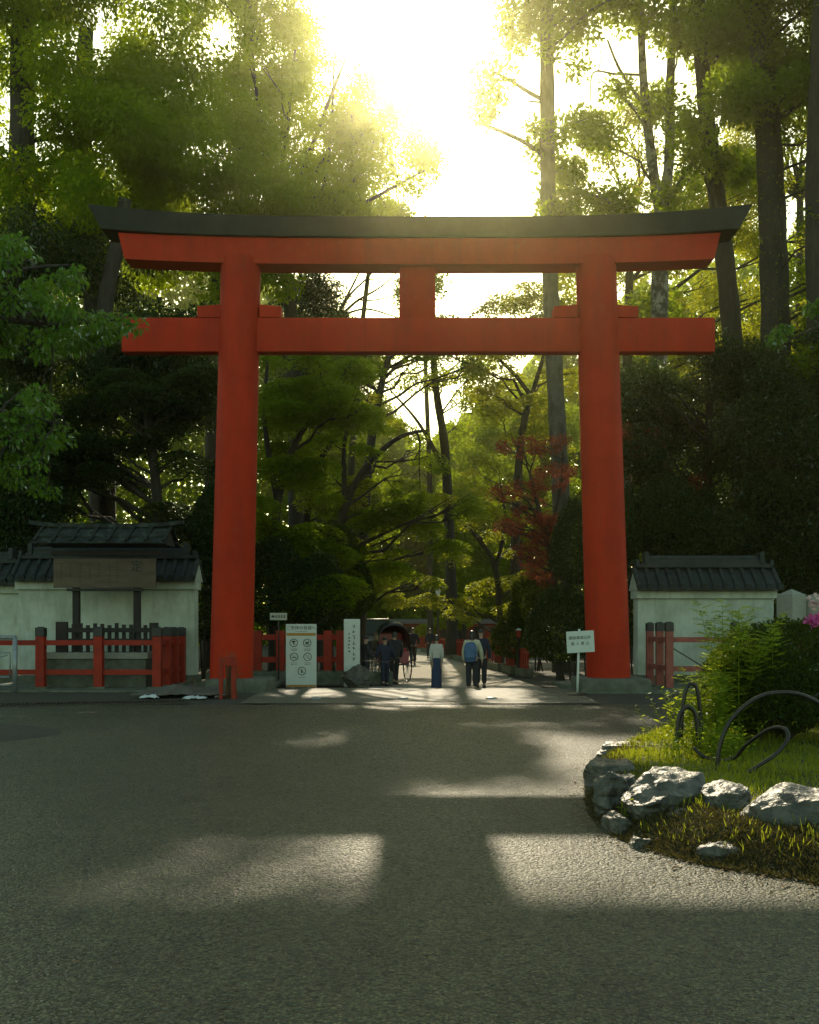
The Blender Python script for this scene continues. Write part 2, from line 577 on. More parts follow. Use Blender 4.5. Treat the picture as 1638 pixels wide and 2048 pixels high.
def sheet(name, xs, ys, off, m, kind='structure', rough=0.0):
    V, Fc = [], []
    nx = len(xs)
    for y in ys:
        for x in xs:
            V.append((x, y, gz(y) + off + (rough * noise.noise(Vector((x * 0.4, y * 0.4, 0.0))) if rough else 0)))
    for j in range(len(ys) - 1):
        for i in range(nx - 1):
            a = j * nx + i
            Fc.append((a, a + 1, a + nx + 1, a + nx))
    o = raw(name, V, Fc, m)
    tag(o, kind=kind)
    return o

sheet('ground', [-400, -60, -20, 20, 60, 400], [-60, 0, 21.2, 25.3, 26.4, 40, 100, 600], -0.03, M['soil'])
sheet('road', [-30, -10, 0, 10, 30], [-25, 0, 10, 21.05], 0.0, M['asphalt'])
sheet('apron', [-3.65, 0, 4.1], [21.36, 23, 25.3, 25.7], 0.0, M['slab'])
# path behind the gate, bending gently away
def path_edges(y):
    t = (y - 25.7) / 60.0
    left = -1.75 + 0.6 * t
    right = 4.0 - 3.0 * t * 0.95
    return left, right
V, Fc = [], []
ysp = [25.7, 26.4, 28, 31, 35, 40, 46, 53, 60, 68, 76, 86]
for y in ysp:
    a, b = path_edges(y)
    V += [(a, y, gz(y) - 0.006), (b, y, gz(y) - 0.006)]
for i in range(len(ysp) - 1):
    Fc.append((2 * i, 2 * i + 1, 2 * i + 3, 2 * i + 2))
tag(raw('path', V, Fc, M['path']), kind='structure')

# paving strip at both feet of the gate
mb = MB()
mb.chbox((-8.3, 27.2, 0.03), (9.2, 5.6, 0.11), 0.02)
tag(mb.build('left_pavement', M['mossy_stone']), kind='structure')
mb = MB()
mb.chbox((8.4, 26.6, 0.03), (8.5, 5.2, 0.11), 0.02)
tag(mb.build('right_pavement', M['mossy_stone']), kind='structure')

# drain: frame and bars in the slot across the road
def drain(name, x0, x1, y0, y1, label, n, rz=0.0, c=(0, 0, 0), m=None):
    m = m or M['steel']
    e = empty(name, c, label, 'drain grate', None, rz)
    mb = MB()
    mb.box(((x0 + x1) / 2, y0 + 0.02, -0.012), (x1 - x0, 0.04, 0.05))
    mb.box(((x0 + x1) / 2, y1 - 0.02, -0.012), (x1 - x0, 0.04, 0.05))
    mb.build('frame', M['iron'], e)
    mb = MB()
    for i in range(n):
        x = x0 + (i + 0.5) * (x1 - x0) / n
        mb.box((x, (y0 + y1) / 2, -0.016), (0.026, y1 - y0 - 0.085, 0.03))
    mb.build('grating', m, e)
    mb = MB()
    mb.box(((x0 + x1) / 2, (y0 + y1) / 2, -0.024), (x1 - x0, y1 - y0 - 0.082, 0.004))
    mb.build('channel', M['black_paint'], e)
    return e
drain('drain_grate', -2.95, 3.7, 21.06, 21.35, 'long steel drain grate across the road before the red gate', 76)
drain('drain_grate', 0, 4.6, 0, 0.75, 'dark drain grating in the road before the low red fence', 60, R(16), (-9.2, 20.2, 0.02), M['iron'])

# metal studs on the apron
for px, lab in ((632, 'oval metal road stud nearest the white rule board'), (806, 'middle oval metal road stud on the apron'), (983, 'oval metal road stud nearest the no entry sign')):
    x, y, z = W(px, 1396, 22.4)
    mb = MB()
    mb.lathe((x, y, gz(y)), [(0.13, -0.01), (0.125, 0.02), (0.09, 0.035), (0.03, 0.04)], 20)
    o = mb.build('road_stud', M['steel'], None, True, (x, y, gz(y)))
    o.scale = (1.0, 0.8, 1.0)
    tag(o, lab, 'road stud', 'studs on the apron')

# ------------------------------------------------------------------ torii gate
TX = (840 - HX) / F * 25.0
TY = 25.0
gate = empty('torii_gate', (TX, TY, 0), 'tall vermilion torii gate with black curved top beam straddling the path', 'gate')
def gx(px, s): return (px - 840) / s
def gzz(py, s): return EYE - (py - HY) / s
sP = F / 25.0
for sgn, name in ((-1, 'left'), (1, 'right')):
    if sgn < 0:
        xb, xt, rb, rt = gx(462.5, sP), gx(482, sP), 0.535, 0.495
    else:
        xb, xt, rb, rt = gx(1217, sP), gx(1191.5, sP), 0.545, 0.50
    zb, zt = 0.36, gzz(522, sP)
    secs = []
    for i in range(13):
        t = i / 12
        z = zb + (zt - zb) * t
        cx = xb + (xt - xb) * t
        r = rb + (rt - rb) * t
        secs.append([(cx + r * math.cos(2 * PI * k / 48), r * math.sin(2 * PI * k / 48), z) for k in range(48)])
    sharp(MB().loft(secs).build('pillar', M['vermilion'], gate))
# plinths
sharp(MB().chbox((gx(484, sP), 0, 0.17), (1.5, 1.7, 0.42), 0.09).build('plinth', M['stone'], gate))
sharp(MB().chbox((gx(1220, sP), 0, 0.18), (1.72, 1.7, 0.42), 0.09).build('plinth', M['stone'], gate))
# lower beam, pierced through the pillars
sN = F / 24.82
mb = MB()
mb.chbox(((gx(243, sN) + gx(1430, sN)) / 2, 0, (gzz(635, sN) + gzz(703, sN)) / 2), (gx(1430, sN) - gx(243, sN), 0.36, gzz(635, sN) - gzz(703, sN)), 0.015)
sharp(mb.build('lower_beam', M['vermilion'], gate))
for a, b in ((395, 441), (519, 562), (1108, 1154), (1229, 1276)):
    mb = MB()
    z0, z1 = gzz(634.6, sN), gzz(612, sN)
    xa, xb = gx(a, sN), gx(b, sN)
    inner = 1 if b in (441, 1154) else 0
    za, zb2 = (z1 - 0.015, z1 + 0.03) if (a in (395, 1108)) else (z1 + 0.03, z1 - 0.015)
    mb.prism([(xa, z0), (xb, z0), (xb, zb2), (xa, za)], -0.21, 0.21)
    mb.build('wedge', M['vermilion'], gate)
# middle strut
sharp(MB().chbox((gx(834.5, sN), 0, (gzz(528, sN) + gzz(636, sN)) / 2), (72 / sN, 0.34, gzz(528, sN) - gzz(636, sN)), 0.012).build('strut', M['vermilion'], gate))
sB = F / 24.6
def rise(x):
    return 0.31 * (abs(x) / 8.2) ** 3.3
# upper red beam, ends cut on a slant
secs = []
XL, XR = gx(234, sB), gx(1443, sB)
for i in range(41):
    t = i / 40
    xt = XL + (XR - XL) * t
    xb = xt * (gx(1430, sB) / XR)
    zt, zb = gzz(474, sB) + rise(xt) * 0.62, gzz(526, sB) + rise(xb) * 0.62
    secs.append([(xb, -0.33, zb), (xb, 0.33, zb), (xt, 0.33, zt), (xt, -0.33, zt)])
MB().loft(secs).build('upper_beam', M['vermilion'], gate)
# black roof beam
secs = []
XK = gx(1503, sB)
for i in range(61):
    t = i / 60
    u = -1 + 2 * t
    xt = XK * u
    xb = xt * (gx(1478, sB) / XK)
    k = rise(xt)
    zt, zb = gzz(436, sB) + k, gzz(474, sB) + k * 0.62 + 0.006
    secs.append([(xb, -0.44, zb), (xb, 0.44, zb), (xt, 0.50, zt), (xt, 0.0, zt + 0.09), (xt, -0.50, zt)])
MB().loft(secs).build('roof_beam', M['roof_cap'], gate)

# ------------------------------------------------------------------ plaster walls with tiled roofs
def plaster_wall(x0, x1, y, zb, zt, label, group, thick=0.55, gable_right=True, ridge=True):
    e = empty('plaster_wall', ((x0 + x1) / 2, y, zb), label, 'wall', group)
    cx = (x0 + x1) / 2
    L = x1 - x0
    H = zt - zb
    MB().chbox((0, 0, 0.14), (L + 0.16, thick + 0.16, 0.30), 0.03).build('stone_base', M['mossy_stone'], e)
    mb = MB()
    mb.box((0, 0, 0.30 + (H - 0.30) / 2), (L, thick, H - 0.30))
    mb.build('wall_body', M['plaster'], e)
    # band below the eaves
    mb = MB()
    mb.prism([(-L / 2 - 0.05, H - 0.18), (L / 2 + 0.05, H - 0.18), (L / 2 + 0.05, H + 0.06), (-L / 2 - 0.05, H + 0.06)], -thick / 2 - 0.13, thick / 2 + 0.13)
    mb.build('eaves_band', M['plaster'], e)
    for s in (-1, 1):        # gable plaster
        mb = MB()
        a = s * (L / 2 + 0.02)
        mb.loft([[(a, -thick / 2 - 0.30, H + 0.06), (a, thick / 2 + 0.30, H + 0.06), (a, 0, H + 0.62)],
                 [(a + s * 0.05, -thick / 2 - 0.30, H + 0.06), (a + s * 0.05, thick / 2 + 0.30, H + 0.06), (a + s * 0.05, 0, H + 0.62)]])
        mb.build('gable', M['plaster'], e)
    # tiles: flat pans and round cover tiles down both slopes
    ov = thick / 2 + 0.42
    zr, ze = H + 0.72, H + 0.10
    mb = MB()
    sec = [(-ov, ze), (0, zr), (ov, ze), (ov, ze - 0.07), (0, zr - 0.10), (-ov, ze - 0.07)]
    mb.loft([[(-L / 2 - 0.10, a, b) for a, b in sec], [(L / 2 + 0.10, a, b) for a, b in sec]])
    n = max(3, int(L / 0.29))
    for i in range(n + 1):
        x = -L / 2 - 0.04 + i * (L + 0.08) / n
        for s in (-1, 1):
            rows = 3
            for r_ in range(rows):
                t0, t1 = r_ / rows, (r_ + 1) / rows + 0.03
                p0 = (x, s * (0.08 + (ov - 0.04 - 0.08) * t0), zr - 0.05 + (ze + 0.045 - zr + 0.05) * t0)
                p1 = (x, s * (0.08 + (ov - 0.04 - 0.08) * t1), zr - 0.05 + (ze + 0.045 - zr + 0.05) * t1)
                mb.tube([p0, p1], [0.062, 0.072], 8)
            mb.tube([(x, s * (ov - 0.05), ze + 0.045), (x, s * (ov + 0.05), ze + 0.025)], 0.088, 12)
    rf = mb.build('roof', M['tile'], e)
    if ridge:
        mb = MB()
        mb.box((0, 0, zr + 0.03), (L + 0.04, 0.34, 0.10))
        mb.box((0, 0, zr + 0.11), (L - 0.3, 0.28, 0.06))
        mb.box((0, 0, zr + 0.18), (L - 0.6, 0.24, 0.07))
        mb.tube([(-L / 2 + 0.3, 0, zr + 0.24), (L / 2 - 0.3, 0, zr + 0.24)], 0.09, 12)
        for s in (-1, 1):
            mb.chbox((s * (L / 2 - 0.28), 0, zr + 0.25), (0.13, 0.36, 0.36), 0.03)
            mb.chbox((s * (L / 2 - 0.02), 0, zr + 0.10), (0.10, 0.40, 0.22), 0.03)
        mb.build('ridge', M['tile'], rf)
    return e

xa, xb = W(1276, 0, 28)[0], W(1548, 0, 28)[0]
plaster_wall(xa, xb, 28.3, 0.0, EYE - (1184 - HY) / F * 28, 'short white plaster wall with dark tiled roof right of the gate', 'white plaster walls flanking the gate')
xb = W(388, 0, 28)[0]
plaster_wall(W(36, 0, 28)[0], xb, 28.3, 0.0, EYE - (1166 - HY) / F * 28, 'white plaster wall with tiled roof behind the old notice board', 'white plaster walls flanking the gate')
e = plaster_wall(-17.5, W(34, 0, 28.6)[0], 29.0, 0.0, EYE - (1172 - HY) / F * 28, 'set back stretch of white plaster wall behind the grey steel railing', 'white plaster walls flanking the gate')

# ------------------------------------------------------------------ vermilion fences
def post(parent, x, y, z, h, wd, m, cap=0.22, name='post'):
    p = MB().chbox((x, y, z + (h - cap) / 2), (wd, wd, h - cap), 0.012).build(name, m, parent)
    c = MB()
    c.chbox((x, y, z + h - cap / 2 + 0.001), (wd + 0.012, wd + 0.012, cap), 0.012)
    c.box((x, y, z + h + 0.012), (wd * 0.9, wd * 0.9, 0.03), top=0.5)
    c.build('cap', M['black_paint'], p)
    return p

def red_fence(label, pts, rails, m, group, h=1.55, wd=0.22, z0=0.08, caps=True, rail_w=0.07, rail_h=0.13, sill=False):
    """posts at pts [(x, y)...], rails at the given heights between neighbours"""
    bx, by = pts[0]
    e = empty('red_fence', (bx, by, z0), label, 'fence', group)
    for x, y in pts:
        if caps:
            post(e, x - bx, y - by, 0, h, wd, m)
        else:
            MB().chbox((x - bx, y - by, h / 2), (wd, wd, h), 0.012).build('post', m, e)
        MB().chbox((x - bx, y - by, 0.015), (wd + 0.2, wd + 0.2, 0.07), 0.012).build('footing', M['mossy_stone'], e)
    for (x, y), (x2, y2) in zip(pts[:-1], pts[1:]):
        d = Vector((x2 - x, y2 - y, 0)).normalized() * (wd / 2 - 0.01)
        for z in rails:
            MB().beam((x - bx + d.x, y - by + d.y, z), (x2 - bx - d.x, y2 - by - d.y, z), rail_w, rail_h).build('rail', m, e)
    return e

G_RED = 'vermilion fences near the gate'
YF = 25.4
fx = [W(p, 0, YF)[0] for p in (-150, -40, 82, 198, 315)]
corner = fx[-1]
pts = [(x, YF) for x in fx] + [(W(334, 0, 26.2)[0], 26.2), (W(350, 0, 27.0)[0], 26.9), (W(364, 0, 27.7)[0], 27.6)]
red_fence('low red fence with black capped posts round the notice board', pts, (0.42, 1.17), M['fence_red'], G_RED)
# faded fence before the right wall
YR = 25.0
e = red_fence('faded pinkish red fence before the wall behind the hedge', [(W(1303, 0, 27)[0], 27.2), (W(1319, 0, 26.2)[0], 26.2), (W(1338, 0, YR)[0], YR), (W(1470, 0, YR)[0], YR), (W(1600, 0, YR)[0], YR)], (0.52, 1.25), M['vermilion_old'], G_RED, h=1.68, wd=0.185)
MB().beam((W(1345, 0, YR)[0] - W(1303, 0, 27)[0], YR - 27.2 + 0.06, 1.05), (W(1410, 0, YR)[0] - W(1303, 0, 27)[0], YR - 27.2 + 0.06, 0.55), 0.03, 0.03).build('brace', M['iron'], e)
# fence on the stone kerb beyond the gate
e = red_fence('red post and rail fence behind the white rule board', [(W(p, 0, 30)[0], 30.0) for p in (432, 515, 561, 656, 681)], (0.38, 1.05), M['fence_red'], G_RED, h=1.25, wd=0.25, z0=0.30, caps=False, rail_w=0.12, rail_h=0.17)
MB().chbox((0.0 + (W(600, 0, 30)[0] - W(432, 0, 30)[0]), 0, -0.19), (5.6, 0.55, 0.40), 0.03).build('stone_kerb', M['mossy_stone'], e)

# ------------------------------------------------------------------ notice board on its plinth
YN = 26.6
sN2 = F / YN
nb_x = (213 - HX) / sN2
nb = empty('notice_board', (nb_x, YN, 0.9), 'old roofed wooden notice board on two black posts by the left wall', 'notice board')
def nx(px): return (px - 213) / sN2
def nz(py): return EYE - (py - HY) / sN2 - 0.9
for px in (153, 274.5):
    MB().chbox((nx(px), 0, nz(1180) / 2 + 0.25), (0.17, 0.17, nz(1180) + 0.9), 0.01).build('post', M['dark_wood'], nb)
MB().chbox((nx(213.5), -0.16, (nz(1118) + nz(1176)) / 2), ((315 - 112) / sN2, 0.07, nz(1118) - nz(1176)), 0.008).build('board', M['board_wood'], nb)
board = nb.children[-1] if False else [o for o in nb.children if o.name.startswith('board')][0]
mb = MB()
mb.box((nx(213.5), -0.17, nz(1180)), (2.0, 0.12, 0.07))
mb.box((nx(213.5), 0.0, nz(1107)), (2.9, 0.24, 0.10))
mb.build('crossbar', M['dark_wood'], nb)
text_mesh('lettering', '定', 0.34, M['ink'], board, (nx(278), -0.198, nz(1135)))
# columns of small brush strokes on the board
mb = MB()
random.seed(11)
for px, n in ((258, 0), (240, 6), (224, 8), (203, 5), (184, 6), (165, 7), (146, 5), (128, 6)):
    z = nz(1126)
    for k in range(n):
        x0 = nx(px)
        for q in range(3):
            mb.box((x0 + random.uniform(-0.022, 0.022), -0.1965, z - random.uniform(0, 0.05)), (random.uniform(0.015, 0.055), 0.003, random.uniform(0.006, 0.012)))
        mb.box((x0 + random.uniform(-0.01, 0.01), -0.1967, z - 0.025), (0.009, 0.003, 0.05))
        z -= 0.082
mb.build('brush_strokes', M['ink'], board)
# roof: two slopes of copper sheet with battens
zr, ze = nz(1056), nz(1084)
mb = MB()
hl, hr = nx(96), nx(336)
for s in (-1, 1):
    for k in range(2):
        t0, t1 = k * 0.70, 0.70 + k * 0.30
        drop = -0.05 * k
        y0, y1 = s * 0.05 + s * 0.75 * t0, s * 0.05 + s * 0.75 * t1
        z0, z1 = zr + (ze - zr) * t0 + drop, zr + (ze - zr) * t1 + drop
        ex0, ex1 = 0.16 * (1 - t0), 0.16 * (1 - t1)
        mb.loft([[(hl - 0.18 + ex0, y0, z0), (hl - 0.18 + ex1, y1, z1), (hl - 0.18 + ex1, y1, z1 - 0.05), (hl - 0.18 + ex0, y0, z0 - 0.05)],
                 [(hr + 0.18 - ex0, y0, z0), (hr + 0.18 - ex1, y1, z1), (hr + 0.18 - ex1, y1, z1 - 0.05), (hr + 0.18 - ex0, y0, z0 - 0.05)]])
roof = mb.build('roof', M['copper'], nb)
mb = MB()
for i in range(8):
    x = hl - 0.1 + i * (hr - hl + 0.2) / 7
    for s in (-1, 1):
        mb.beam((x, s * 0.05, zr + 0.025), (x + (0.02 if i < 4 else -0.02), s * 0.81, ze - 0.035), 0.075, 0.06)
mb.build('batten', M['roof_cap'], roof)
mb = MB()
secs = []
for i in range(17):
    u = -1 + i / 8
    x = nx(213) + u * (nx(366) - nx(213))
    z = zr + 0.05 + 0.10 * u ** 4
    secs.append([(x, -0.10, z - 0.05), (x, 0.10, z - 0.05), (x, 0.09, z + 0.06), (x, -0.09, z + 0.06)])
mb.loft(secs)
mb.build('ridge', M['copper'], roof)
mb = MB()
mb.loft([[(hl - 0.05, -0.72, ze - 0.1), (hl - 0.05, 0.72, ze - 0.1), (hl - 0.05, 0.0, zr - 0.08)], [(hr + 0.05, -0.72, ze - 0.1), (hr + 0.05, 0.72, ze - 0.1), (hr + 0.05, 0.0, zr - 0.08)]])
mb.build('eaves', M['dark_wood'], roof)

# plinth stone under the board, and the little dark palisade on it
mb = MB()
px0, px1 = nx(107), nx(312)
mb.chbox(((px0 + px1) / 2 + nb_x, YN, 0.09 + 0.36), (px1 - px0 - 0.14, 1.5, 0.74), 0.02)
pl = mb.build('stone_plinth', M['stone'], None, False, ((px0 + px1) / 2 + nb_x, YN, 0.0))
tag(pl, 'stone block plinth under the notice board behind the red fence', 'plinth')
MB().chbox((0, 0, 0.905), (px1 - px0, 1.64, 0.17), 0.025).build('cap_stone', M['pale_stone'], pl)
YPk = YN - 0.62
sp = F / YPk
pk = empty('palisade', ((220 - HX) / sp, YPk, 0.99), 'low dark wooden palisade round the notice board posts', 'palisade')
def kx(px): return (px - 220) / sp
for px in (124, 308):
    MB().chbox((kx(px), 0, 0.40), (0.30 if px == 124 else 0.22, 0.12, 0.80 - (0.05 if px == 308 else 0)), 0.01).build('corner_post', M['dark_wood'], pk)
for i in range(11):
    px = 146 + i * 14.4
    hgt = 0.74 + 0.03 * math.sin(i * 2.3)
    MB().chbox((kx(px), 0.045, hgt / 2), (0.095, 0.05, hgt), 0.006).build('picket', M['dark_wood'], pk)
for z in (0.30, 0.58):
    MB().box((0, -0.012, z), (kx(312) - kx(120), 0.06, 0.12)).build('rail', M['dark_wood'], pk)

# ------------------------------------------------------------------ grey steel railing far left
YG = 24.4
e = empty('steel_railing', (W(30, 0, YG)[0], YG, 0.0), 'grey steel pipe railing before the wall at the far left', 'railing')
mb = MB()
mb.tube([(-4.0, 0, 1.39), (0.02, 0, 1.39)], 0.055, 10)
mb.build('top_rail', M['steel'], e, True)
for x in (0.0, -2.0, -4.0):
    MB().tube([(x, 0, 0), (x, 0, 1.40)], 0.06, 10).build('post', M['steel'], e, True)
for x0 in (-0.12, -2.12):
    mb = MB()
    mb.tube([(x0, 0, 0.42), (x0, 0, 1.02), (x0 - 1.76, 0, 1.02), (x0 - 1.76, 0, 0.42), (x0, 0, 0.42)], 0.022, 8)
    mb.tube([(x0 - 0.06, 0, 0.96), (x0 - 1.7, 0, 0.5)], 0.014, 6)
    mb.tube([(x0 + 0.12, 0, 0.22), (x0 - 1.88, 0, 0.22)], 0.022, 8)
    mb.build('panel_frame', M['steel'], e, True)

# ------------------------------------------------------------------ clutter at the left pillar
def blob_cloth(name, c, sx, sy, h, m, label, cat, seed, n=22):
    V, Fc = [], []
    for j in range(n + 1):
        for i in range(n + 1):
            u, v = i / n * 2 - 1, j / n * 2 - 1
            edge = max(abs(u), abs(v))
            wob = 1 + 0.18 * noise.noise(Vector((u * 1.5 + seed, v * 1.5, 3)))
            z = h * max(0, (1 - edge ** 3)) * (0.55 + 0.6 * noise.noise(Vector((u * 1.3, v * 1.3, seed)))) + 0.06 * abs(noise.noise(Vector((u * 3.5, v * 3.5, seed)))) + 0.025 * noise.noise(Vector((u * 8, v * 8, seed))) + 0.02
            V.append((u * sx * wob, v * sy * wob, max(z, 0.012)))
    for j in range(n):
        for i in range(n):
            a = j * (n + 1) + i
            Fc.append((a, a + 1, a + n + 2, a + n + 1))
    o = raw(name, V, Fc, m, None, True)
    o.location = c
    md = o.modifiers.new('thick', 'SOLIDIFY')
    md.thickness = 0.012
    md.offset = 1
    tag(o, label, cat)
    return o
x, y, z = W(372, 1380, 23.3)
o = blob_cloth('tarpaulin', (x, y, 0.06), 1.0, 0.6, 0.24, M['tarp'], 'crumpled brown tarpaulin on the ground left of the gate', 'tarpaulin', 2.0)
mb = MB()
mb.tube([(-0.3, -0.62, 0.04), (-0.1, -0.5, 0.20), (0.05, -0.25, 0.33), (0.2, -0.1, 0.36), (0.28, -0.25, 0.30), (0.30, -0.50, 0.10)], 0.008, 6)
mb.build('rope', M['twig'], o)
x, y, z = W(300, 1398, 22.7)
blob_cloth('rag', (x, y, 0.0), 0.19, 0.16, 0.10, M['rag'], 'crumpled white rag left of the brown tarpaulin', 'rag', 5.0, 12)
x, y, z = W(390, 1399, 22.5)
blob_cloth('rag', (x, y, 0.0), 0.24, 0.14, 0.07, M['rag'], 'flat white rag before the middle of the brown tarpaulin', 'rag', 8.0, 12)
x, y, z = W(441, 1390, 23.0)
blob_cloth('rag', (x, y, 0.0), 0.10, 0.12, 0.16, M['rag'], 'small white rag at the foot of the broken fence post', 'rag', 9.0, 12)
YS = 22.7
e = empty('broken_fence', (W(452, 0, YS)[0], YS, 0.0), 'short broken red fence stump before the left gate pillar', 'fence', G_RED)
MB().chbox((-0.11, 0, 0.36), (0.085, 0.09, 0.84), 0.01).build('post', M['fence_red'], e)
MB().chbox((0.17, 0.05, 0.45), (0.10, 0.09, 1.02), 0.01).build('post', M['fence_red'], e)
MB().chbox((0.04, 0.02, 0.86), (0.40, 0.07, 0.20), 0.01).build('rail', M['fence_red'], e)
random.seed(5)
mb = MB()
for i in range(46):
    a = random.uniform(-0.10, 0.14)
    b = random.uniform(0.02, 0.22)
    tx, ty = random.gauss(0, 0.06), random.gauss(0, 0.05)
    hh = random.uniform(0.7, 1.1)
    mb.tube([(a * 1.3, b, 0.0), (a * 0.8 + tx * 0.3, b, hh * 0.5), (a + tx, b + ty, hh)], [0.009, 0.008, 0.004], 5)
for i in range(8):
    mb.tube([(random.uniform(-0.1, 0.1), 0.1, 0.55), (random.choice((-1, 1)) * random.uniform(0.2, 0.42), 0.1, random.uniform(0.15, 0.8))], [0.008, 0.003], 5)
o = mb.build('brushwood', M['twig'], None, False)
o.location = (W(456, 0, YS)[0], YS + 0.12, 0.0)
tag(o, 'bundle of dry brushwood leaning on the broken red fence stump', 'brushwood')

# ------------------------------------------------------------------ signs
def strokes(mb, x, z, wd, n, y, hgt=0.02):
    """a line of tiny print"""
    step = wd / n
    for i in range(n):
        mb.box((x - wd / 2 + (i + 0.5) * step, y, z), (step * random.uniform(0.45, 0.8), 0.002, hgt * random.uniform(0.5, 1)))
YB = 28.0
sb = F / YB
e = empty('rule_board', (W(602.5, 0, YB)[0], YB, gz(YB)), 'white standing rule board with orange band and five round pictograms', 'sign')
bw, bh = 61 / sb, 1.78
pan = MB().chbox((0, 0, 0.06 + bh / 2), (bw, 0.05, bh), 0.008).build('panel', M['white_sign'], e)
top = 0.06 + bh
MB().box((0, -0.0275, top - 0.29), (bw - 0.04, 0.006, 0.075)).build('band', M['orange'], pan)
MB().box((0, -0.0275, 0.10), (bw - 0.02, 0.006, 0.06)).build('band', M['orange'], pan)
text_mesh('lettering', 'ご参拝の皆様へ', 0.118, M['ink'], pan, (0, -0.0265, top - 0.115), spacing=1.0)
mb = MB()
random.seed(3)
strokes(mb, 0, top - 0.215, 0.34, 12, -0.026, 0.018)
spots = ((-0.21, top - 0.53), (0.17, top - 0.53), (-0.20, top - 0.92), (0.18, top - 0.92), (0.02, top - 1.32))
for i, (sx_, sz_) in enumerate(spots):
    strokes(mb, sx_, sz_ - 0.175, 0.20, 6, -0.026)
    if i < 4:
        strokes(mb, sx_, sz_ - 0.215, 0.17, 5, -0.026)
mb.build('small_print', M['ink'], pan)
for i, (sx_, sz_) in enumerate(spots):
    mb = MB()
    ring = []
    for k in range(33):
        q = 2 * PI * k / 32
        ring.append((sx_ + 0.108 * math.cos(q), -0.0285, sz_ + 0.108 * math.sin(q)))
    mb.tube(ring, 0.0085, 6, cap=False)
    mb.beam((sx_ - 0.072, -0.0285, sz_ + 0.072), (sx_ + 0.072, -0.0285, sz_ - 0.072), 0.012, 0.006)
    Y0, Y1 = -0.0272, -0.0255
    if i == 0:       # a drone-like dome on a stalk
        mb.prism([(sx_ - 0.06, sz_ + 0.02), (sx_ - 0.045, sz_ + 0.05), (sx_, sz_ + 0.062), (sx_ + 0.045, sz_ + 0.05), (sx_ + 0.06, sz_ + 0.02)], Y0, Y1)
        mb.prism([(sx_ - 0.012, sz_ - 0.06), (sx_ + 0.012, sz_ - 0.06), (sx_ + 0.012, sz_ + 0.02), (sx_ - 0.012, sz_ + 0.02)], Y0, Y1)
    elif i == 1:     # a dog
        mb.prism([(sx_ - 0.055, sz_ - 0.02), (sx_ + 0.035, sz_ - 0.02), (sx_ + 0.04, sz_ + 0.02), (sx_ - 0.05, sz_ + 0.02)], Y0, Y1)
        mb.prism([(sx_ + 0.03, sz_ + 0.01), (sx_ + 0.065, sz_ + 0.02), (sx_ + 0.05, sz_ + 0.05), (sx_ + 0.025, sz_ + 0.045)], Y0, Y1)
        for lx in (-0.045, -0.02, 0.01, 0.03):
            mb.prism([(sx_ + lx - 0.006, sz_ - 0.06), (sx_ + lx + 0.006, sz_ - 0.06), (sx_ + lx + 0.006, sz_ - 0.02), (sx_ + lx - 0.006, sz_ - 0.02)], Y0, Y1)
    elif i == 2:     # a cigarette
        mb.prism([(sx_ - 0.065, sz_ - 0.028), (sx_ + 0.055, sz_ - 0.028), (sx_ + 0.055, sz_ - 0.008), (sx_ - 0.065, sz_ - 0.008)], Y0, Y1)
    elif i == 3:     # a bonfire of small strokes
        for q in range(5):
            a = q * 2 * PI / 5
            mb.prism([(sx_ + 0.045 * math.cos(a) - 0.014, sz_ + 0.045 * math.sin(a) - 0.014), (sx_ + 0.045 * math.cos(a) + 0.014, sz_ + 0.045 * math.sin(a) - 0.01), (sx_ + 0.045 * math.cos(a), sz_ + 0.045 * math.sin(a) + 0.02)], Y0, Y1)
    else:            # a bottle
        mb.prism([(sx_ - 0.02, sz_ - 0.055), (sx_ + 0.02, sz_ - 0.055), (sx_ + 0.02, sz_ + 0.01), (sx_ + 0.008, sz_ + 0.03), (sx_ + 0.008, sz_ + 0.06), (sx_ - 0.008, sz_ + 0.06), (sx_ - 0.008, sz_ + 0.03), (sx_ - 0.02, sz_ + 0.01)], Y0, Y1)
    mb.build('pictogram', M['ink'], pan)
for x in (-0.22, 0.22):
    MB().box((x, 0.16, 0.035), (0.05, 0.5, 0.06)).build('foot', M['steel'], e)

YA = 29.2
sa_ = F / YA
e = empty('direction_sign', (W(557, 0, YA)[0], YA, gz(YA)), 'small pale arrow sign on a pole above the red fence', 'sign')
zc = EYE - (1233 - HY) / sa_ - gz(YA)
pan = MB().chbox((0, 0, zc), (34 / sa_, 0.03, 14.5 / sa_), 0.005).build('panel', M['grey_sign'], e)
MB().tube([(0.0, 0.03, 0), (0.0, 0.03, zc + 0.05)], 0.02, 8).build('pole', M['iron'], e)
mb = MB()
mb.prism([(-0.215, zc), (-0.15, zc + 0.05), (-0.15, zc + 0.02), (-0.11, zc + 0.02), (-0.11, zc - 0.02), (-0.15, zc - 0.02), (-0.15, zc - 0.05)], -0.019, -0.0145)
for k in range(4):
    x = -0.06 + k * 0.078
    mb.box((x, -0.0165, zc + 0.03), (0.055, 0.004, 0.012))
    mb.box((x, -0.0167, zc - 0.005), (0.06, 0.004, 0.012))
    mb.box((x, -0.0169, zc), (0.013, 0.004, 0.085))
    mb.box((x - 0.016, -0.0165, zc - 0.035), (0.016, 0.004, 0.02))
    mb.box((x + 0.018, -0.0165, zc - 0.035), (0.014, 0.004, 0.022))
mb.build('lettering', M['ink'], pan)

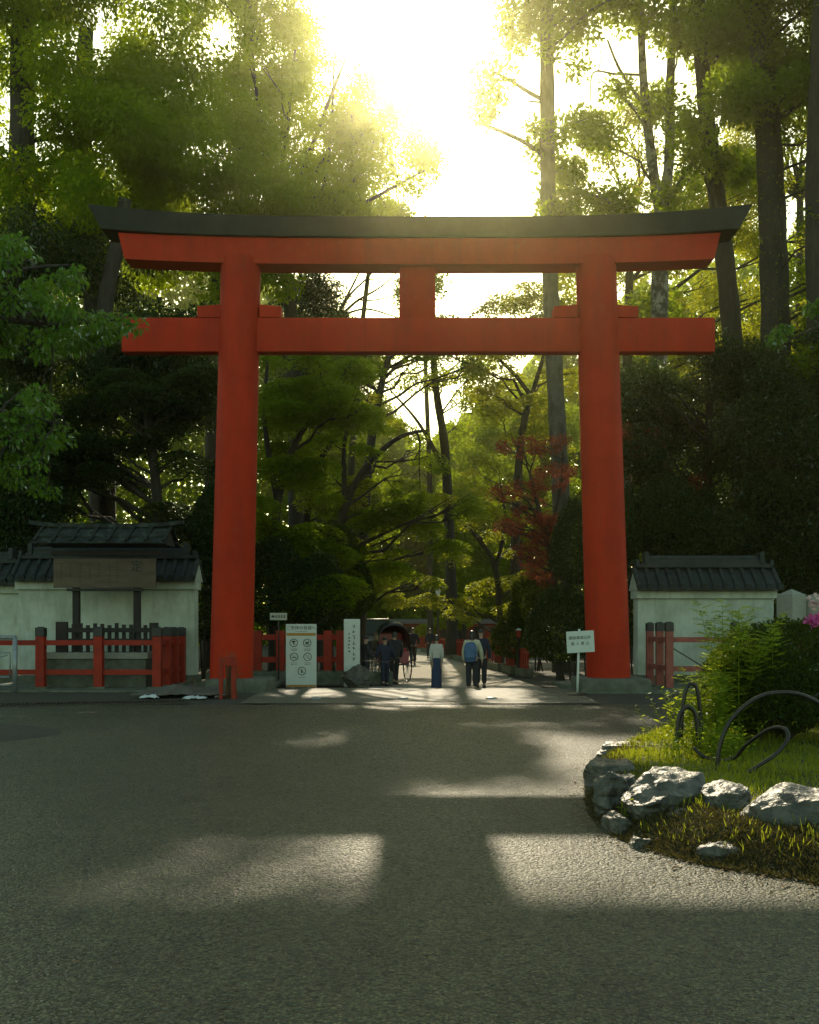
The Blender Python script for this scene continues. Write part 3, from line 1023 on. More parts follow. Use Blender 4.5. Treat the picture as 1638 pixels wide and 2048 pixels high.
YW = 29.0
sw_ = F / YW
e = empty('tall_marker', (W(704, 0, YW)[0], YW, gz(YW)), 'tall narrow white marker board with a column of vertical brush writing', 'sign')
pan = MB().chbox((0, 0, 1.0), (32 / sw_, 0.22, 1.98), 0.02).build('panel', M['white_sign'], e)
mb = MB()
random.seed(21)
for colx, z, n, s_ in ((0.06, 1.78, 7, 0.16), (-0.08, 1.55, 6, 0.10)):
    for k in range(n):
        for q in range(2):
            mb.box((colx + random.uniform(-0.012, 0.012), -0.1115, z + random.uniform(-0.3, 0.3) * s_), (s_ * 0.55 * random.uniform(0.6, 1), 0.003, 0.014))
        mb.box((colx + random.uniform(-0.02, 0.02), -0.1122, z), (0.016, 0.003, s_ * 0.62))
        z -= s_
mb.build('brush_strokes', M['ink'], pan)

YE = 23.4
se_ = F / YE
e = empty('no_entry_sign', (W(1155, 0, YE)[0], YE, gz(YE)), 'small white no entry sign on a thin leaning pole by the right pillar', 'sign')
zc = EYE - (1283.5 - HY) / se_ - gz(YE)
MB().tube([(0.0, 0.03, 0.02), (0.012, 0.03, 0.4), (0.045, 0.03, zc + 0.30)], 0.028, 10).build('pole', M['white_sign'], e, True)
MB().lathe((0, 0.03, 0), [(0.24, 0.0), (0.24, 0.02), (0.20, 0.035), (0.05, 0.05)], 24).build('base_plate', M['iron'], e)
pan = MB().chbox((0, 0, 0), (56 / se_, 0.018, 43 / se_), 0.004).build('panel', M['white_sign'], e)
pan.location = (5.5 / se_, -0.02, zc)
pan.rotation_euler = (0, R(-3), R(4))
text_mesh('lettering', '関係車両以外', 0.088, M['ink'], pan, (-0.01, -0.0105, 0.09), spacing=1.0)
text_mesh('lettering', '進 入 禁 止', 0.088, M['ink'], pan, (-0.01, -0.0105, -0.045), spacing=1.08)

# ------------------------------------------------------------------ stone pillars right
for px, wdp, top_, lab in ((1583, 40, 1181, 'squared pale stone pillar with pointed top at the right wall end'), (1634, 46, 1188, 'pale stone pillar with rounded top at the far right edge')):
    Y = 26.2
    s = F / Y
    H = EYE - (top_ - HY) / s
    mb = MB()
    wd = wdp / s
    if px == 1583:
        mb.chbox((0, 0, (H - 0.12) / 2), (wd, wd, H - 0.12), 0.012)
        mb.add([(-wd / 2, -wd / 2, H - 0.12), (wd / 2, -wd / 2, H - 0.12), (wd / 2, wd / 2, H - 0.12), (-wd / 2, wd / 2, H - 0.12), (0, 0, H + 0.04)], [(0, 1, 4), (1, 2, 4), (2, 3, 4), (3, 0, 4)])
    else:
        mb.lathe((0, 0, 0), [(wd / 2, 0), (wd / 2, H - 0.22), (wd * 0.46, H - 0.1), (wd * 0.33, H - 0.02), (0.02, H)], 24)
    o = mb.build('stone_pillar', M['pale_stone'], None, False)
    sharp(o)
    o.location = (W(px, 0, Y)[0], Y, 0)
    o.rotation_euler = (0, 0, R(28) if px == 1583 else 0)
    tag(o, lab, 'stone pillar', 'stone pillars by the right wall')

# ------------------------------------------------------------------ planted island at the right
def ground_pt(px, py):
    Y = EYE * F / (py - HY)
    return ((px - HX) / F * Y, Y)
outline = [ground_pt(*p) for p in ((1900, 1850), (1720, 1792), (1620, 1762), (1500, 1742), (1390, 1722), (1290, 1692), (1215, 1655), (1182, 1608), (1186, 1560), (1218, 1522), (1290, 1496), (1345, 1468), (1352, 1432))]
outline += [(5.6, 20.4), (8.0, 20.6), (13.0, 20.0), (14.0, 12.0), (12.0, 6.0), (7.0, 5.0), (4.2, 5.0)]
# smooth closed outline
def closed_spline(P, n):
    out = []
    m = len(P)
    for i in range(m):
        p0, p1, p2, p3 = [Vector((*P[(i + k - 1) % m], 0)) for k in range(4)]
        for j in range(n):
            t = j / n
            q = 0.5 * ((2 * p1) + (p2 - p0) * t + (2 * p0 - 5 * p1 + 4 * p2 - p3) * t * t + (3 * p1 - p0 - 3 * p2 + p3) * t ** 3)
            out.append((q.x, q.y))
    return out
edge = closed_spline(outline, 6)
ic = (6.0, 12.2)
def bed_h(t, x, y):
    """height of the bed at t = 0 (middle) .. 1 (edge)"""
    d = 1 - t
    q = min(1.0, max(0.0, d / 0.085))
    return 0.23 * q * (1.6 - 0.6 * q) + 0.03 * noise.noise(Vector((x * 1.3, y * 1.3, 4.0))) * min(1, d * 8)
V, Fc = [(ic[0], ic[1], 0.25)], []
rings = 26
ne = len(edge)
for r_ in range(1, rings + 1):
    t = (r_ / rings) ** 0.7
    for x, y in edge:
        X, Y = ic[0] + (x - ic[0]) * t, ic[1] + (y - ic[1]) * t
        V.append((X, Y, bed_h(t, X, Y) + 0.004 - (0.02 if r_ == rings else 0)))
for k in range(ne):
    Fc.append((0, 1 + k, 1 + (k + 1) % ne))
for r_ in range(rings - 1):
    for k in range(ne):
        k2 = (k + 1) % ne
        a, b = 1 + r_ * ne, 1 + (r_ + 1) * ne
        Fc.append((a + k, b + k, b + k2, a + k2))
bed = raw('planting_bed', V, Fc, M['bed_soil'], None, True)
tag(bed, kind='structure')
edge_np = np.array(edge)
edge_ang = np.arctan2(edge_np[:, 1] - ic[1], edge_np[:, 0] - ic[0])
def bed_t(x, y):
    """how far out of the bed's middle a point lies (1 = edge), vectorised"""
    a = np.arctan2(y - ic[1], x - ic[0])
    idx = np.argmin(np.abs(np.angle(np.exp(1j * (edge_ang[None, :] - np.asarray(a)[:, None])))), axis=1)
    rr = np.hypot(edge_np[idx, 0] - ic[0], edge_np[idx, 1] - ic[1])
    return np.hypot(x - ic[0], y - ic[1]) / rr
def bed_z(x, y):
    t = float(bed_t(np.array([x]), np.array([y]))[0])
    return 0.0 if t >= 1 else bed_h(t, x, y)

def rock(px0, px1, ptop, pbot, Y, depth, seed, label, flat=0.0):
    x0, x1 = (px0 - HX) / F * Y, (px1 - HX) / F * Y
    zt = EYE - (ptop - HY) / F * Y
    zb = EYE - (pbot - HY) / F * Y
    bm = bmesh.new()
    bmesh.ops.create_icosphere(bm, subdivisions=5, radius=1.0)
    sx, sy, sz = (x1 - x0) / 2, depth / 2, (zt - zb) / 2 + 0.06
    rs = random.Random(seed)
    planes = []
    for k in range(17):
        d = Vector((rs.gauss(0, 1), rs.gauss(0, 1), rs.gauss(0, 0.8))).normalized()
        planes.append((d, rs.uniform(0.60, 0.86)))
    planes.append((Vector((rs.uniform(-0.15, 0.15), -0.1, 1)).normalized(), 0.72 - flat))
    for v in bm.verts:
        p = v.co.copy()
        for d, c in planes:
            c = c + 0.03 * noise.noise(p * 3.0)
            e_ = p.dot(d) - c
            if e_ > 0: p -= d * e_ * 0.98
        q = p * 1.0
        f1 = noise.fractal(q * 1.6 + Vector((seed, 0, 0)), 1.0, 2.0, 5)
        f2 = noise.noise(Vector((q.x * 2, q.y * 2, q.z * 9 + seed))) * 0.045
        p *= 1 + 0.10 * f1 + f2 * 1.8
        f3 = abs(noise.noise(q * 5 + Vector((0, seed, 0)))) * 0.05
        p *= 1 - f3
        v.co = Vector((p.x * sx * 1.40, p.y * sy * 1.3, p.z * sz * 1.28))
    me = bpy.data.meshes.new('garden_rock')
    bm.to_mesh(me)
    bm.free()
    me.materials.append(M['rock'])
    o = bpy.data.objects.new('garden_rock', me)
    link(o)
    o.location = ((x0 + x1) / 2, Y, (zt + zb) / 2 - 0.03)
    sharp(o, 22)
    return tag(o, label, 'rock', 'rocks edging the planted island')
rock(1215, 1330, 1488, 1532, 11.9, 0.7, 1, 'low flat grey rock farthest back on the left edge of the island')
rock(1180, 1266, 1524, 1612, 9.7, 0.6, 2, 'rounded dark rock at the left tip of the island behind a larger rock')
rock(1192, 1268, 1545, 1640, 8.45, 0.5, 3, 'dark round boulder left of the big sunlit boulder')
rock(1250, 1398, 1538, 1664, 8.0, 0.62, 4, 'big sunlit pale boulder with a flat sloping top at the island edge', 0.12)
rock(1404, 1500, 1570, 1652, 7.75, 0.46, 5, 'small dark rock between the sunlit boulder and the long rock')
rock(1490, 1690, 1574, 1722, 7.2, 0.7, 6, 'long broad grey rock at the right edge of the photo', 0.1)
rock(1322, 1402, 1624, 1696, 7.6, 0.36, 7, 'small half buried rock below the sunlit boulder')
rock(1210, 1262, 1630, 1678, 7.85, 0.3, 8, 'small stone low at the foot of the dark round boulder')
rock(1252, 1304, 1676, 1716, 7.35, 0.25, 9, 'half buried stone lowest on the dirt slope of the island')
rock(1400, 1500, 1684, 1740, 6.95, 0.32, 10, 'low stone in the dirt below the long grey rock')

def rand_dir(n, up=0.0):
    d = rng.normal(size=(n, 3))
    d[:, 2] += up
    return d / np.linalg.norm(d, axis=1)[:, None]
def norm(a):
    return a / np.maximum(np.linalg.norm(a, axis=1)[:, None], 1e-9)
def kites(C, D, N, L, Wd, fold=0.0):
    """leaf-shaped faces: centre, direction, normal, length, width"""
    n = len(C)
    w_ = norm(np.cross(D, N))
    n_ = norm(np.cross(w_, D))
    L = np.broadcast_to(np.asarray(L, float), (n,))[:, None]
    Wd = np.broadcast_to(np.asarray(Wd, float), (n,))[:, None]
    V = np.empty((n, 4, 3))
    V[:, 0] = C - D * L / 2
    V[:, 1] = C + w_ * Wd / 2 - D * L * 0.06 + n_ * fold * Wd
    V[:, 2] = C + D * L / 2 - n_ * fold * Wd * 0.5
    V[:, 3] = C - w_ * Wd / 2 - D * L * 0.06 + n_ * fold * Wd
    return V.reshape(-1, 3), np.arange(4 * n).reshape(-1, 4)

# grass: blades all over the bed, longer and thicker towards the lit weeds
n = 150000
gx_ = rng.uniform(1.6, 9.5, n)
gy_ = rng.uniform(6.2, 19.5, n)
t = bed_t(gx_, gy_)
keep = (t < 0.985) & (rng.random(n) < np.clip(1.25 - (gy_ - 7) / 16, 0.3, 1)) & (np.abs((gx_) / gy_ - 0.2) < 0.26)
# bare dirt on the front slope
front = (t > 0.905) & (gy_ < 10.5)
keep &= ~(front & (rng.random(n) < 0.78))
gx_, gy_, t = gx_[keep], gy_[keep], t[keep]
nz_ = np.array([bed_h(float(a), float(b), float(c)) for a, b, c in zip(t, gx_, gy_)])
patch = np.array([noise.noise(Vector((float(a) * 1.1, float(b) * 1.1, 9.0))) for a, b in zip(gx_, gy_)])
Lg = np.clip(0.065 + 0.06 * patch + rng.normal(0, 0.018, len(gx_)), 0.025, 0.22)
D = norm(np.stack([rng.normal(0, 0.38, len(gx_)), rng.normal(0, 0.38, len(gx_)), np.ones(len(gx_))], 1))
C = np.stack([gx_, gy_, nz_], 1) + D * (Lg / 2)[:, None]
N = rand_dir(len(gx_))
Vg, Fg = kites(C, D, N, Lg, 0.007 + 0.004 * rng.random(len(gx_)))
tag(raw('grass', Vg, Fg, M['lf_grass']), kind='stuff')

# dry stalks and short dead grass on the earth slope before the rocks
n = 42000
k = rng.integers(0, 66, n)
fr = rng.random(n)
ex = edge_np[k, 0] * (1 - fr) + edge_np[(k + 1) % len(edge_np), 0] * fr
ey = edge_np[k, 1] * (1 - fr) + edge_np[(k + 1) % len(edge_np), 1] * fr
q = np.abs(rng.normal(0.05, 0.05, n)) - 0.012
dx_ = ex + (ic[0] - ex) * q
dy_ = ey + (ic[1] - ey) * q
dz_ = np.array([bed_z(float(a), float(b)) for a, b in zip(dx_, dy_)])
Ld = rng.uniform(0.02, 0.075, n)
D = norm(np.stack([rng.normal(0, 1.0, n), rng.normal(0, 1.0, n), rng.uniform(0.1, 1.2, n)], 1))
C = np.stack([dx_, dy_, dz_ + 0.004], 1) + D * (Ld / 2)[:, None]
Vg, Fg = kites(C, D, rand_dir(n), Ld, 0.004 + 0.005 * rng.random(n))
tag(raw('dry_grass', Vg, Fg, M['lf_dry']), kind='stuff')

# weeds: leafy stems; one object per clump
def stems(name, label, cat, spots, h, leaf, m, group=None, lean=0.25, step=0.045, pinnate=False, stemr=0.004):
    mb = MB()
    Cs, Ds, Ns, Ls = [], [], [], []
    rs = random.Random(sum(ord(c) for c in label))
    for (x, y, z) in spots:
        hh = h * rs.uniform(0.6, 1.1)
        lx, ly = rs.gauss(0, lean) * hh, rs.gauss(0, lean) * hh
        pts = []
        for k in range(7):
            u = k / 6
            pts.append(Vector((x + lx * u ** 1.6, y + ly * u ** 1.6, z + hh * u * (1 - 0.12 * u))))
        mb.tube(pts, [stemr * (1.2 - 0.8 * k / 6) for k in range(7)], 5)
        nl = int(hh / step)
        for k in range(nl):
            u = 0.12 + 0.88 * k / max(1, nl - 1)
            i = min(5, int(u * 6))
            p = pts[i].lerp(pts[i + 1], u * 6 - i)
            a = k * 2.4 + rs.uniform(-0.4, 0.4)
            d = Vector((math.cos(a), math.sin(a), rs.uniform(-0.1, 0.6))).normalized()
            if pinnate:
                ln = rs.uniform(0.16, 0.30) * (1.1 - 0.5 * u)
                tip = p + d * ln
                mb.tube([p, p.lerp(tip, 0.5) + Vector((0, 0, 0.02)), tip], [0.002, 0.0018, 0.001], 4, cap=False)
                side = d.cross(Vector((0, 0, 1))).normalized()
                for q in range(7):
                    v_ = 0.2 + 0.8 * q / 6
                    b = p.lerp(tip, v_)
                    for s_ in (-1, 1):
                        dd = (d * 0.55 + side * s_ + Vector((0, 0, rs.uniform(-0.2, 0.25)))).normalized()
                        l_ = leaf * (1.0 - 0.45 * v_) * rs.uniform(0.8, 1.1)
                        Cs.append(b + dd * l_ / 2); Ds.append(dd); Ns.append(Vector((rs.gauss(0, .3), rs.gauss(0, .3), 1))); Ls.append(l_)
            else:
                l_ = leaf * rs.uniform(0.7, 1.15)
                Cs.append(p + d * l_ * 0.6); Ds.append(d); Ns.append(Vector((rs.gauss(0, .5), rs.gauss(0, .5), 1))); Ls.append(l_)
    x, y, z = spots[0]
    e = empty(name, (x, y, z), label, cat, group)
    mb.v = [(a - x, b - y, c - z) for a, b, c in mb.v]
    mb.build('stem', M['lf_weed'], e)
    Cs = np.array([tuple(c) for c in Cs]) - np.array([x, y, z])
    Ls = np.array(Ls)
    V_, F_ = kites(Cs, np.array([tuple(d) for d in Ds]), norm(np.array([tuple(q) for q in Ns])), Ls, Ls * (0.28 if pinnate else 0.42), 0.08)
    raw('leaves', V_, F_, m, e)
    return e
def spots(cx, cy_, rx, ry, n, seed):
    rs = random.Random(seed)
    out = []
    for i in range(n):
        x, y = cx + rs.gauss(0, rx), cy_ + rs.gauss(0, ry)
        out.append((x, y, bed_z(x, y)))
    return out
def sx_at(px, Y): return (px - HX) / F * Y
stems('weed_clump', 'sunlit yellow green weeds round the foot of the front iron hoops', 'weeds', spots(sx_at(1436, 10.5), 10.5, 0.17, 0.2, 54, 1), 0.42, 0.075, M['lf_weed'])
stems('weed_clump', 'tall yellow green weeds under the back iron hoops', 'weeds', spots(sx_at(1396, 11.4), 11.4, 0.15, 0.22, 60, 2), 0.70, 0.08, M['lf_weed'])
stems('weed_clump', 'pale weeds at the left end of the grass behind the sunlit boulder', 'weeds', spots(sx_at(1345, 10.4), 10.4, 0.16, 0.2, 22, 3), 0.30, 0.06, M['lf_weed'])
stems('weed_clump', 'tuft of weeds low in front of the dark round boulder', 'weeds', [(sx_at(1262, 7.9) + random.gauss(0, .04), 7.9 + random.gauss(0, .04), 0.10) for i in range(8)], 0.20, 0.06, M['lf_weed'])
stems('tall_weed', 'tall feathery leaved plant rising above the hedge before the white wall', 'plant', spots(sx_at(1465, 11.9), 11.9, 0.24, 0.20, 17, 4), 1.78, 0.085, M['lf_weed'], pinnate=True, lean=0.16, stemr=0.007)
stems('tall_weed', 'sunlit feathery plant on the left face of the dark hedge', 'plant', spots(sx_at(1418, 11.4), 11.4, 0.10, 0.18, 14, 6), 1.18, 0.08, M['lf_weed'], pinnate=True, lean=0.14, stemr=0.006)

# clipped hedge: a rounded mound of small leaves
def leaf_mound(cx, cy_, cz, rx, ry, rz_, n, leaf, seed):
    rs = np.random.default_rng(seed)
    d = rs.normal(size=(n, 3))
    d /= np.linalg.norm(d, axis=1)[:, None]
    d[:, 2] = np.abs(d[:, 2]) * rs.choice([1, 1, 1, -0.4], n)
    rad = np.clip(1 - np.abs(rs.normal(0, 0.11, n)), 0.3, 1)
    wob = 1 + 0.13 * np.array([noise.noise(Vector((float(a) * 2.2 + seed, float(b) * 2.2, float(c) * 2.2))) for a, b, c in d]) + 0.07 * np.array([noise.noise(Vector((float(a) * 6 + seed, float(b) * 6, float(c) * 6))) for a, b, c in d])
    P = d * (rad * wob)[:, None] * np.array([rx, ry, rz_]) + np.array([cx, cy_, cz])
    D_ = norm(d * 0.6 + rs.normal(0, 0.6, (n, 3)) + np.array([0, 0, 0.5]))
    N_ = norm(d + rs.normal(0, 0.7, (n, 3)))
    return P, D_, N_, leaf * rs.uniform(0.65, 1.2, n)
def shrub(name, label, cat, lumps, leaf, m, group=None, seed=1, stem=True, bark='bark_dark', dens=1.0):
    """lumps: (x, y, z, rx, ry, rz, leaves)"""
    x, y = lumps[0][0], lumps[0][1]
    e = empty(name, (x, y, 0), label, cat, group)
    A = [leaf_mound(l[0] - x, l[1] - y, l[2], l[3], l[4], l[5], int(l[6] * dens), leaf, seed + i) for i, l in enumerate(lumps)]
    C_, D_, N_, L_ = [np.concatenate(q) for q in zip(*A)]
    k_ = C_[:, 2] > 0.02
    V_, F_ = kites(C_[k_], D_[k_], N_[k_], L_[k_], L_[k_] * 0.5, 0.08)
    raw('foliage', V_, F_, m, e)
    if stem:
        mb = MB()
        rs = random.Random(seed)
        for l in lumps:
            for k in range(4):
                mb.tube([(l[0] - x + rs.gauss(0, 0.1), l[1] - y + rs.gauss(0, 0.1), 0), (l[0] - x + rs.gauss(0, l[3] * 0.25), l[1] - y + rs.gauss(0, l[4] * .25), l[2] * 0.7), (l[0] - x + rs.gauss(0, l[3] * 0.45), l[1] - y + rs.gauss(0, l[4] * .45), l[2] + l[5] * 0.5)], [0.03, 0.02, 0.008], 6)
        mb.build('stem', M[bark], e)
    return e
hx = sx_at(1590, 12.6)
shrub('hedge_bush', 'big dark rounded azalea hedge on the planted island', 'bush', [(hx, 12.8, 0.80, 1.15, 1.1, 0.92, 26000), (hx + 1.5, 13.0, 0.86, 1.3, 1.2, 1.0, 18000), (hx - 0.55, 12.1, 0.66, 0.72, 0.8, 0.80, 16000)], 0.05, M['lf_hedge'], seed=3)
# azalea blossom on the hedge's right shoulder
def blossoms(label, px, py, Y, m, n, spread, seed):
    rs = np.random.default_rng(seed)
    c = np.array(W(px, py, Y))
    Cs, Ds, Ns = [], [], []
    for i in range(n):
        b = c + rs.normal(0, spread, 3) * np.array([1, 0.8, 0.8])
        ax = norm(rs.normal(0, 0.5, (1, 3)) + np.array([[0, -0.7, 0.5]]))[0]
        u = norm(np.cross(ax, rs.normal(size=3))[None])[0]
        v = np.cross(ax, u)
        for k in range(5):
            q = 2 * PI * k / 5
            d = u * math.cos(q) + v * math.sin(q)
            Cs.append(b + d * 0.018 + ax * 0.006); Ds.append(norm((d + ax * 0.4)[None])[0]); Ns.append(ax)
    V_, F_ = kites(np.array(Cs) - c, np.array(Ds), np.array(Ns), 0.04, 0.026, 0.05)
    o = raw('azalea_blossom', V_, F_, m)
    o.location = c
    return tag(o, label, 'blossom')
blossoms('cluster of pink azalea blossom at the right edge on the hedge', 1628, 1240, 12.2, M['pink'], 46, 0.05, 1)
blossoms('cluster of pale azalea blossom above the pink one', 1632, 1203, 12.3, M['palepink'], 30, 0.045, 2)

# iron hoops
def hoop(label, pts, rad, m='iron'):
    P = [Vector(p) for p in pts]
    out = []
    n = len(P)
    for i in range(n - 1):
        p0, p1, p2, p3 = P[max(i - 1, 0)], P[i], P[i + 1], P[min(i + 2, n - 1)]
        for j in range(8):
            t = j / 8
            out.append(0.5 * ((2 * p1) + (p2 - p0) * t + (2 * p0 - 5 * p1 + 4 * p2 - p3) * t * t + (3 * p1 - p0 - 3 * p2 + p3) * t ** 3))
    out.append(P[-1])
    c = out[0].copy()
    mb = MB().tube([p - c for p in out], rad, 10)
    o = mb.build('iron_hoop', M[m], None, True)
    o.location = c
    return tag(o, label, 'hoop', 'bent iron pipe hoops in the grass')
def wp(px, py, Y): return W(px, py, Y)
hoop('big arched iron hoop running out of the photo at the right', [wp(1434, 1568, 9.6), wp(1438, 1500, 9.6), wp(1462, 1440, 9.6), wp(1510, 1398, 9.6), wp(1560, 1385, 9.6), wp(1612, 1393, 9.6), wp(1660, 1425, 9.6), wp(1695, 1485, 9.6), wp(1702, 1560, 9.6)], 0.021)
hoop('leaning iron hoop bent over sideways to the right', [wp(1478, 1560, 9.3), wp(1510, 1536, 9.3), wp(1552, 1508, 9.35), wp(1576, 1476, 9.4), wp(1566, 1456, 9.5), wp(1535, 1460, 9.65), wp(1492, 1490, 9.85), wp(1470, 1515, 10.0), wp(1440, 1521, 10.1), wp(1408, 1513, 10.2), wp(1388, 1496, 10.3)], 0.019)
hoop('narrow upright iron hoop farthest back by the hedge', [wp(1362, 1475, 10.95), wp(1366, 1410, 10.95), wp(1374, 1374, 10.95), wp(1384, 1368, 10.95), wp(1394, 1378, 10.95), wp(1400, 1420, 10.95), wp(1404, 1478, 10.95)], 0.022)
hoop('dark upright iron hoop among the tall sunlit weeds', [wp(1352, 1500, 10.6), wp(1357, 1440, 10.6), wp(1368, 1417, 10.6), wp(1380, 1415, 10.6), wp(1391, 1430, 10.6), wp(1396, 1470, 10.6), wp(1399, 1520, 10.6)], 0.024)

# fallen leaves and chips along the kerb of the island and at the left verge
def litter(label, name, P, size):
    n = len(P)
    D_ = norm(np.stack([rng.normal(size=n), rng.normal(size=n), rng.normal(0, 0.15, n)], 1))
    N_ = norm(np.stack([rng.normal(0, .3, n), rng.normal(0, .3, n), np.ones(n)], 1))
    V_, F_ = kites(P, D_, N_, size * rng.uniform(0.6, 1.3, n), size * 0.5 * rng.uniform(0.7, 1.2, n), 0.15)
    return tag(raw(name, V_, F_, M['lf_litter']), kind='stuff')
k = rng.integers(0, 66, 420)
off = np.abs(rng.normal(0, 0.22, 420))
P = np.stack([edge_np[k % 66, 0] - off * 0.7, edge_np[k % 66, 1] - off * 0.8, np.full(420, 0.012)], 1)
k2 = rng.integers(0, 66, 500)
in_ = rng.uniform(0.0, 0.10, 500)
Ps = np.stack([edge_np[k2, 0] + (ic[0] - edge_np[k2, 0]) * in_, edge_np[k2, 1] + (ic[1] - edge_np[k2, 1]) * in_], 1)
Ps = np.stack([Ps[:, 0], Ps[:, 1], [bed_z(float(a), float(b)) + 0.015 for a, b in Ps]], 1)
P2 = np.stack([rng.uniform(-4, 4, 160), rng.uniform(4.5, 20, 160), np.full(160, 0.012)], 1)
P3 = np.stack([rng.uniform(-9, -4.2, 240), rng.uniform(14, 21, 240), np.full(240, 0.02)], 1)
litter('', 'fallen_leaves', np.concatenate([P, Ps, P2, P3]), 0.045)
# dark earth verge at the left
V, Fc = [], []
vo = [(-14, 20.4), (-8.4, 17.6), (-6.3, 16.6), (-5.35, 15.5), (-5.4, 14.6), (-6.2, 13.6), (-8, 12.6), (-14, 11.5)]
vo = closed_spline(vo, 5)
c = (-9.5, 15.3)
V = [(c[0], c[1], 0.08)] + [(x, y, -0.004) for x, y in vo] + [(c[0] + (x - c[0]) * .85, c[1] + (y - c[1]) * .85, 0.04) for x, y in vo]
m_ = len(vo)
for k in range(m_):
    k2 = (k + 1) % m_
    Fc += [(0, 1 + m_ + k, 1 + m_ + k2), (1 + m_ + k, 1 + k, 1 + k2, 1 + m_ + k2)]
tag(raw('earth_verge', V, Fc, M['soil'], None, True), kind='structure')

# ------------------------------------------------------------------ people
def skin_mesh(verts, edges, name, m, parent, levels=2):
    me = bpy.data.meshes.new(name + '_skeleton')
    me.from_pydata([v[:3] for v in verts], edges, [])
    o = bpy.data.objects.new(name + '_skeleton', me)
    COL.objects.link(o)
    md = o.modifiers.new('skin', 'SKIN')
    md.use_smooth_shade = True
    if not me.skin_vertices:
        bm = bmesh.new(); bm.from_mesh(me); bm.verts.layers.skin.verify(); bm.to_mesh(me); bm.free()
    sv = me.skin_vertices[0].data
    for i, v in enumerate(verts):
        r = v[3]
        sv[i].radius = r if isinstance(r, tuple) else (r, r)
        sv[i].use_root = (i == 0)
    sb_ = o.modifiers.new('sub', 'SUBSURF')
    sb_.levels = levels
    sb_.render_levels = levels
    bpy.context.view_layer.update()
    dg = bpy.context.evaluated_depsgraph_get()
    out = bpy.data.meshes.new_from_object(o.evaluated_get(dg))
    out.name = name
    bpy.data.objects.remove(o)
    out.materials.clear()
    out.materials.append(m)
    out.polygons.foreach_set('use_smooth', np.ones(len(out.polygons), dtype=bool))
    r = bpy.data.objects.new(name, out)
    return link(r, parent)

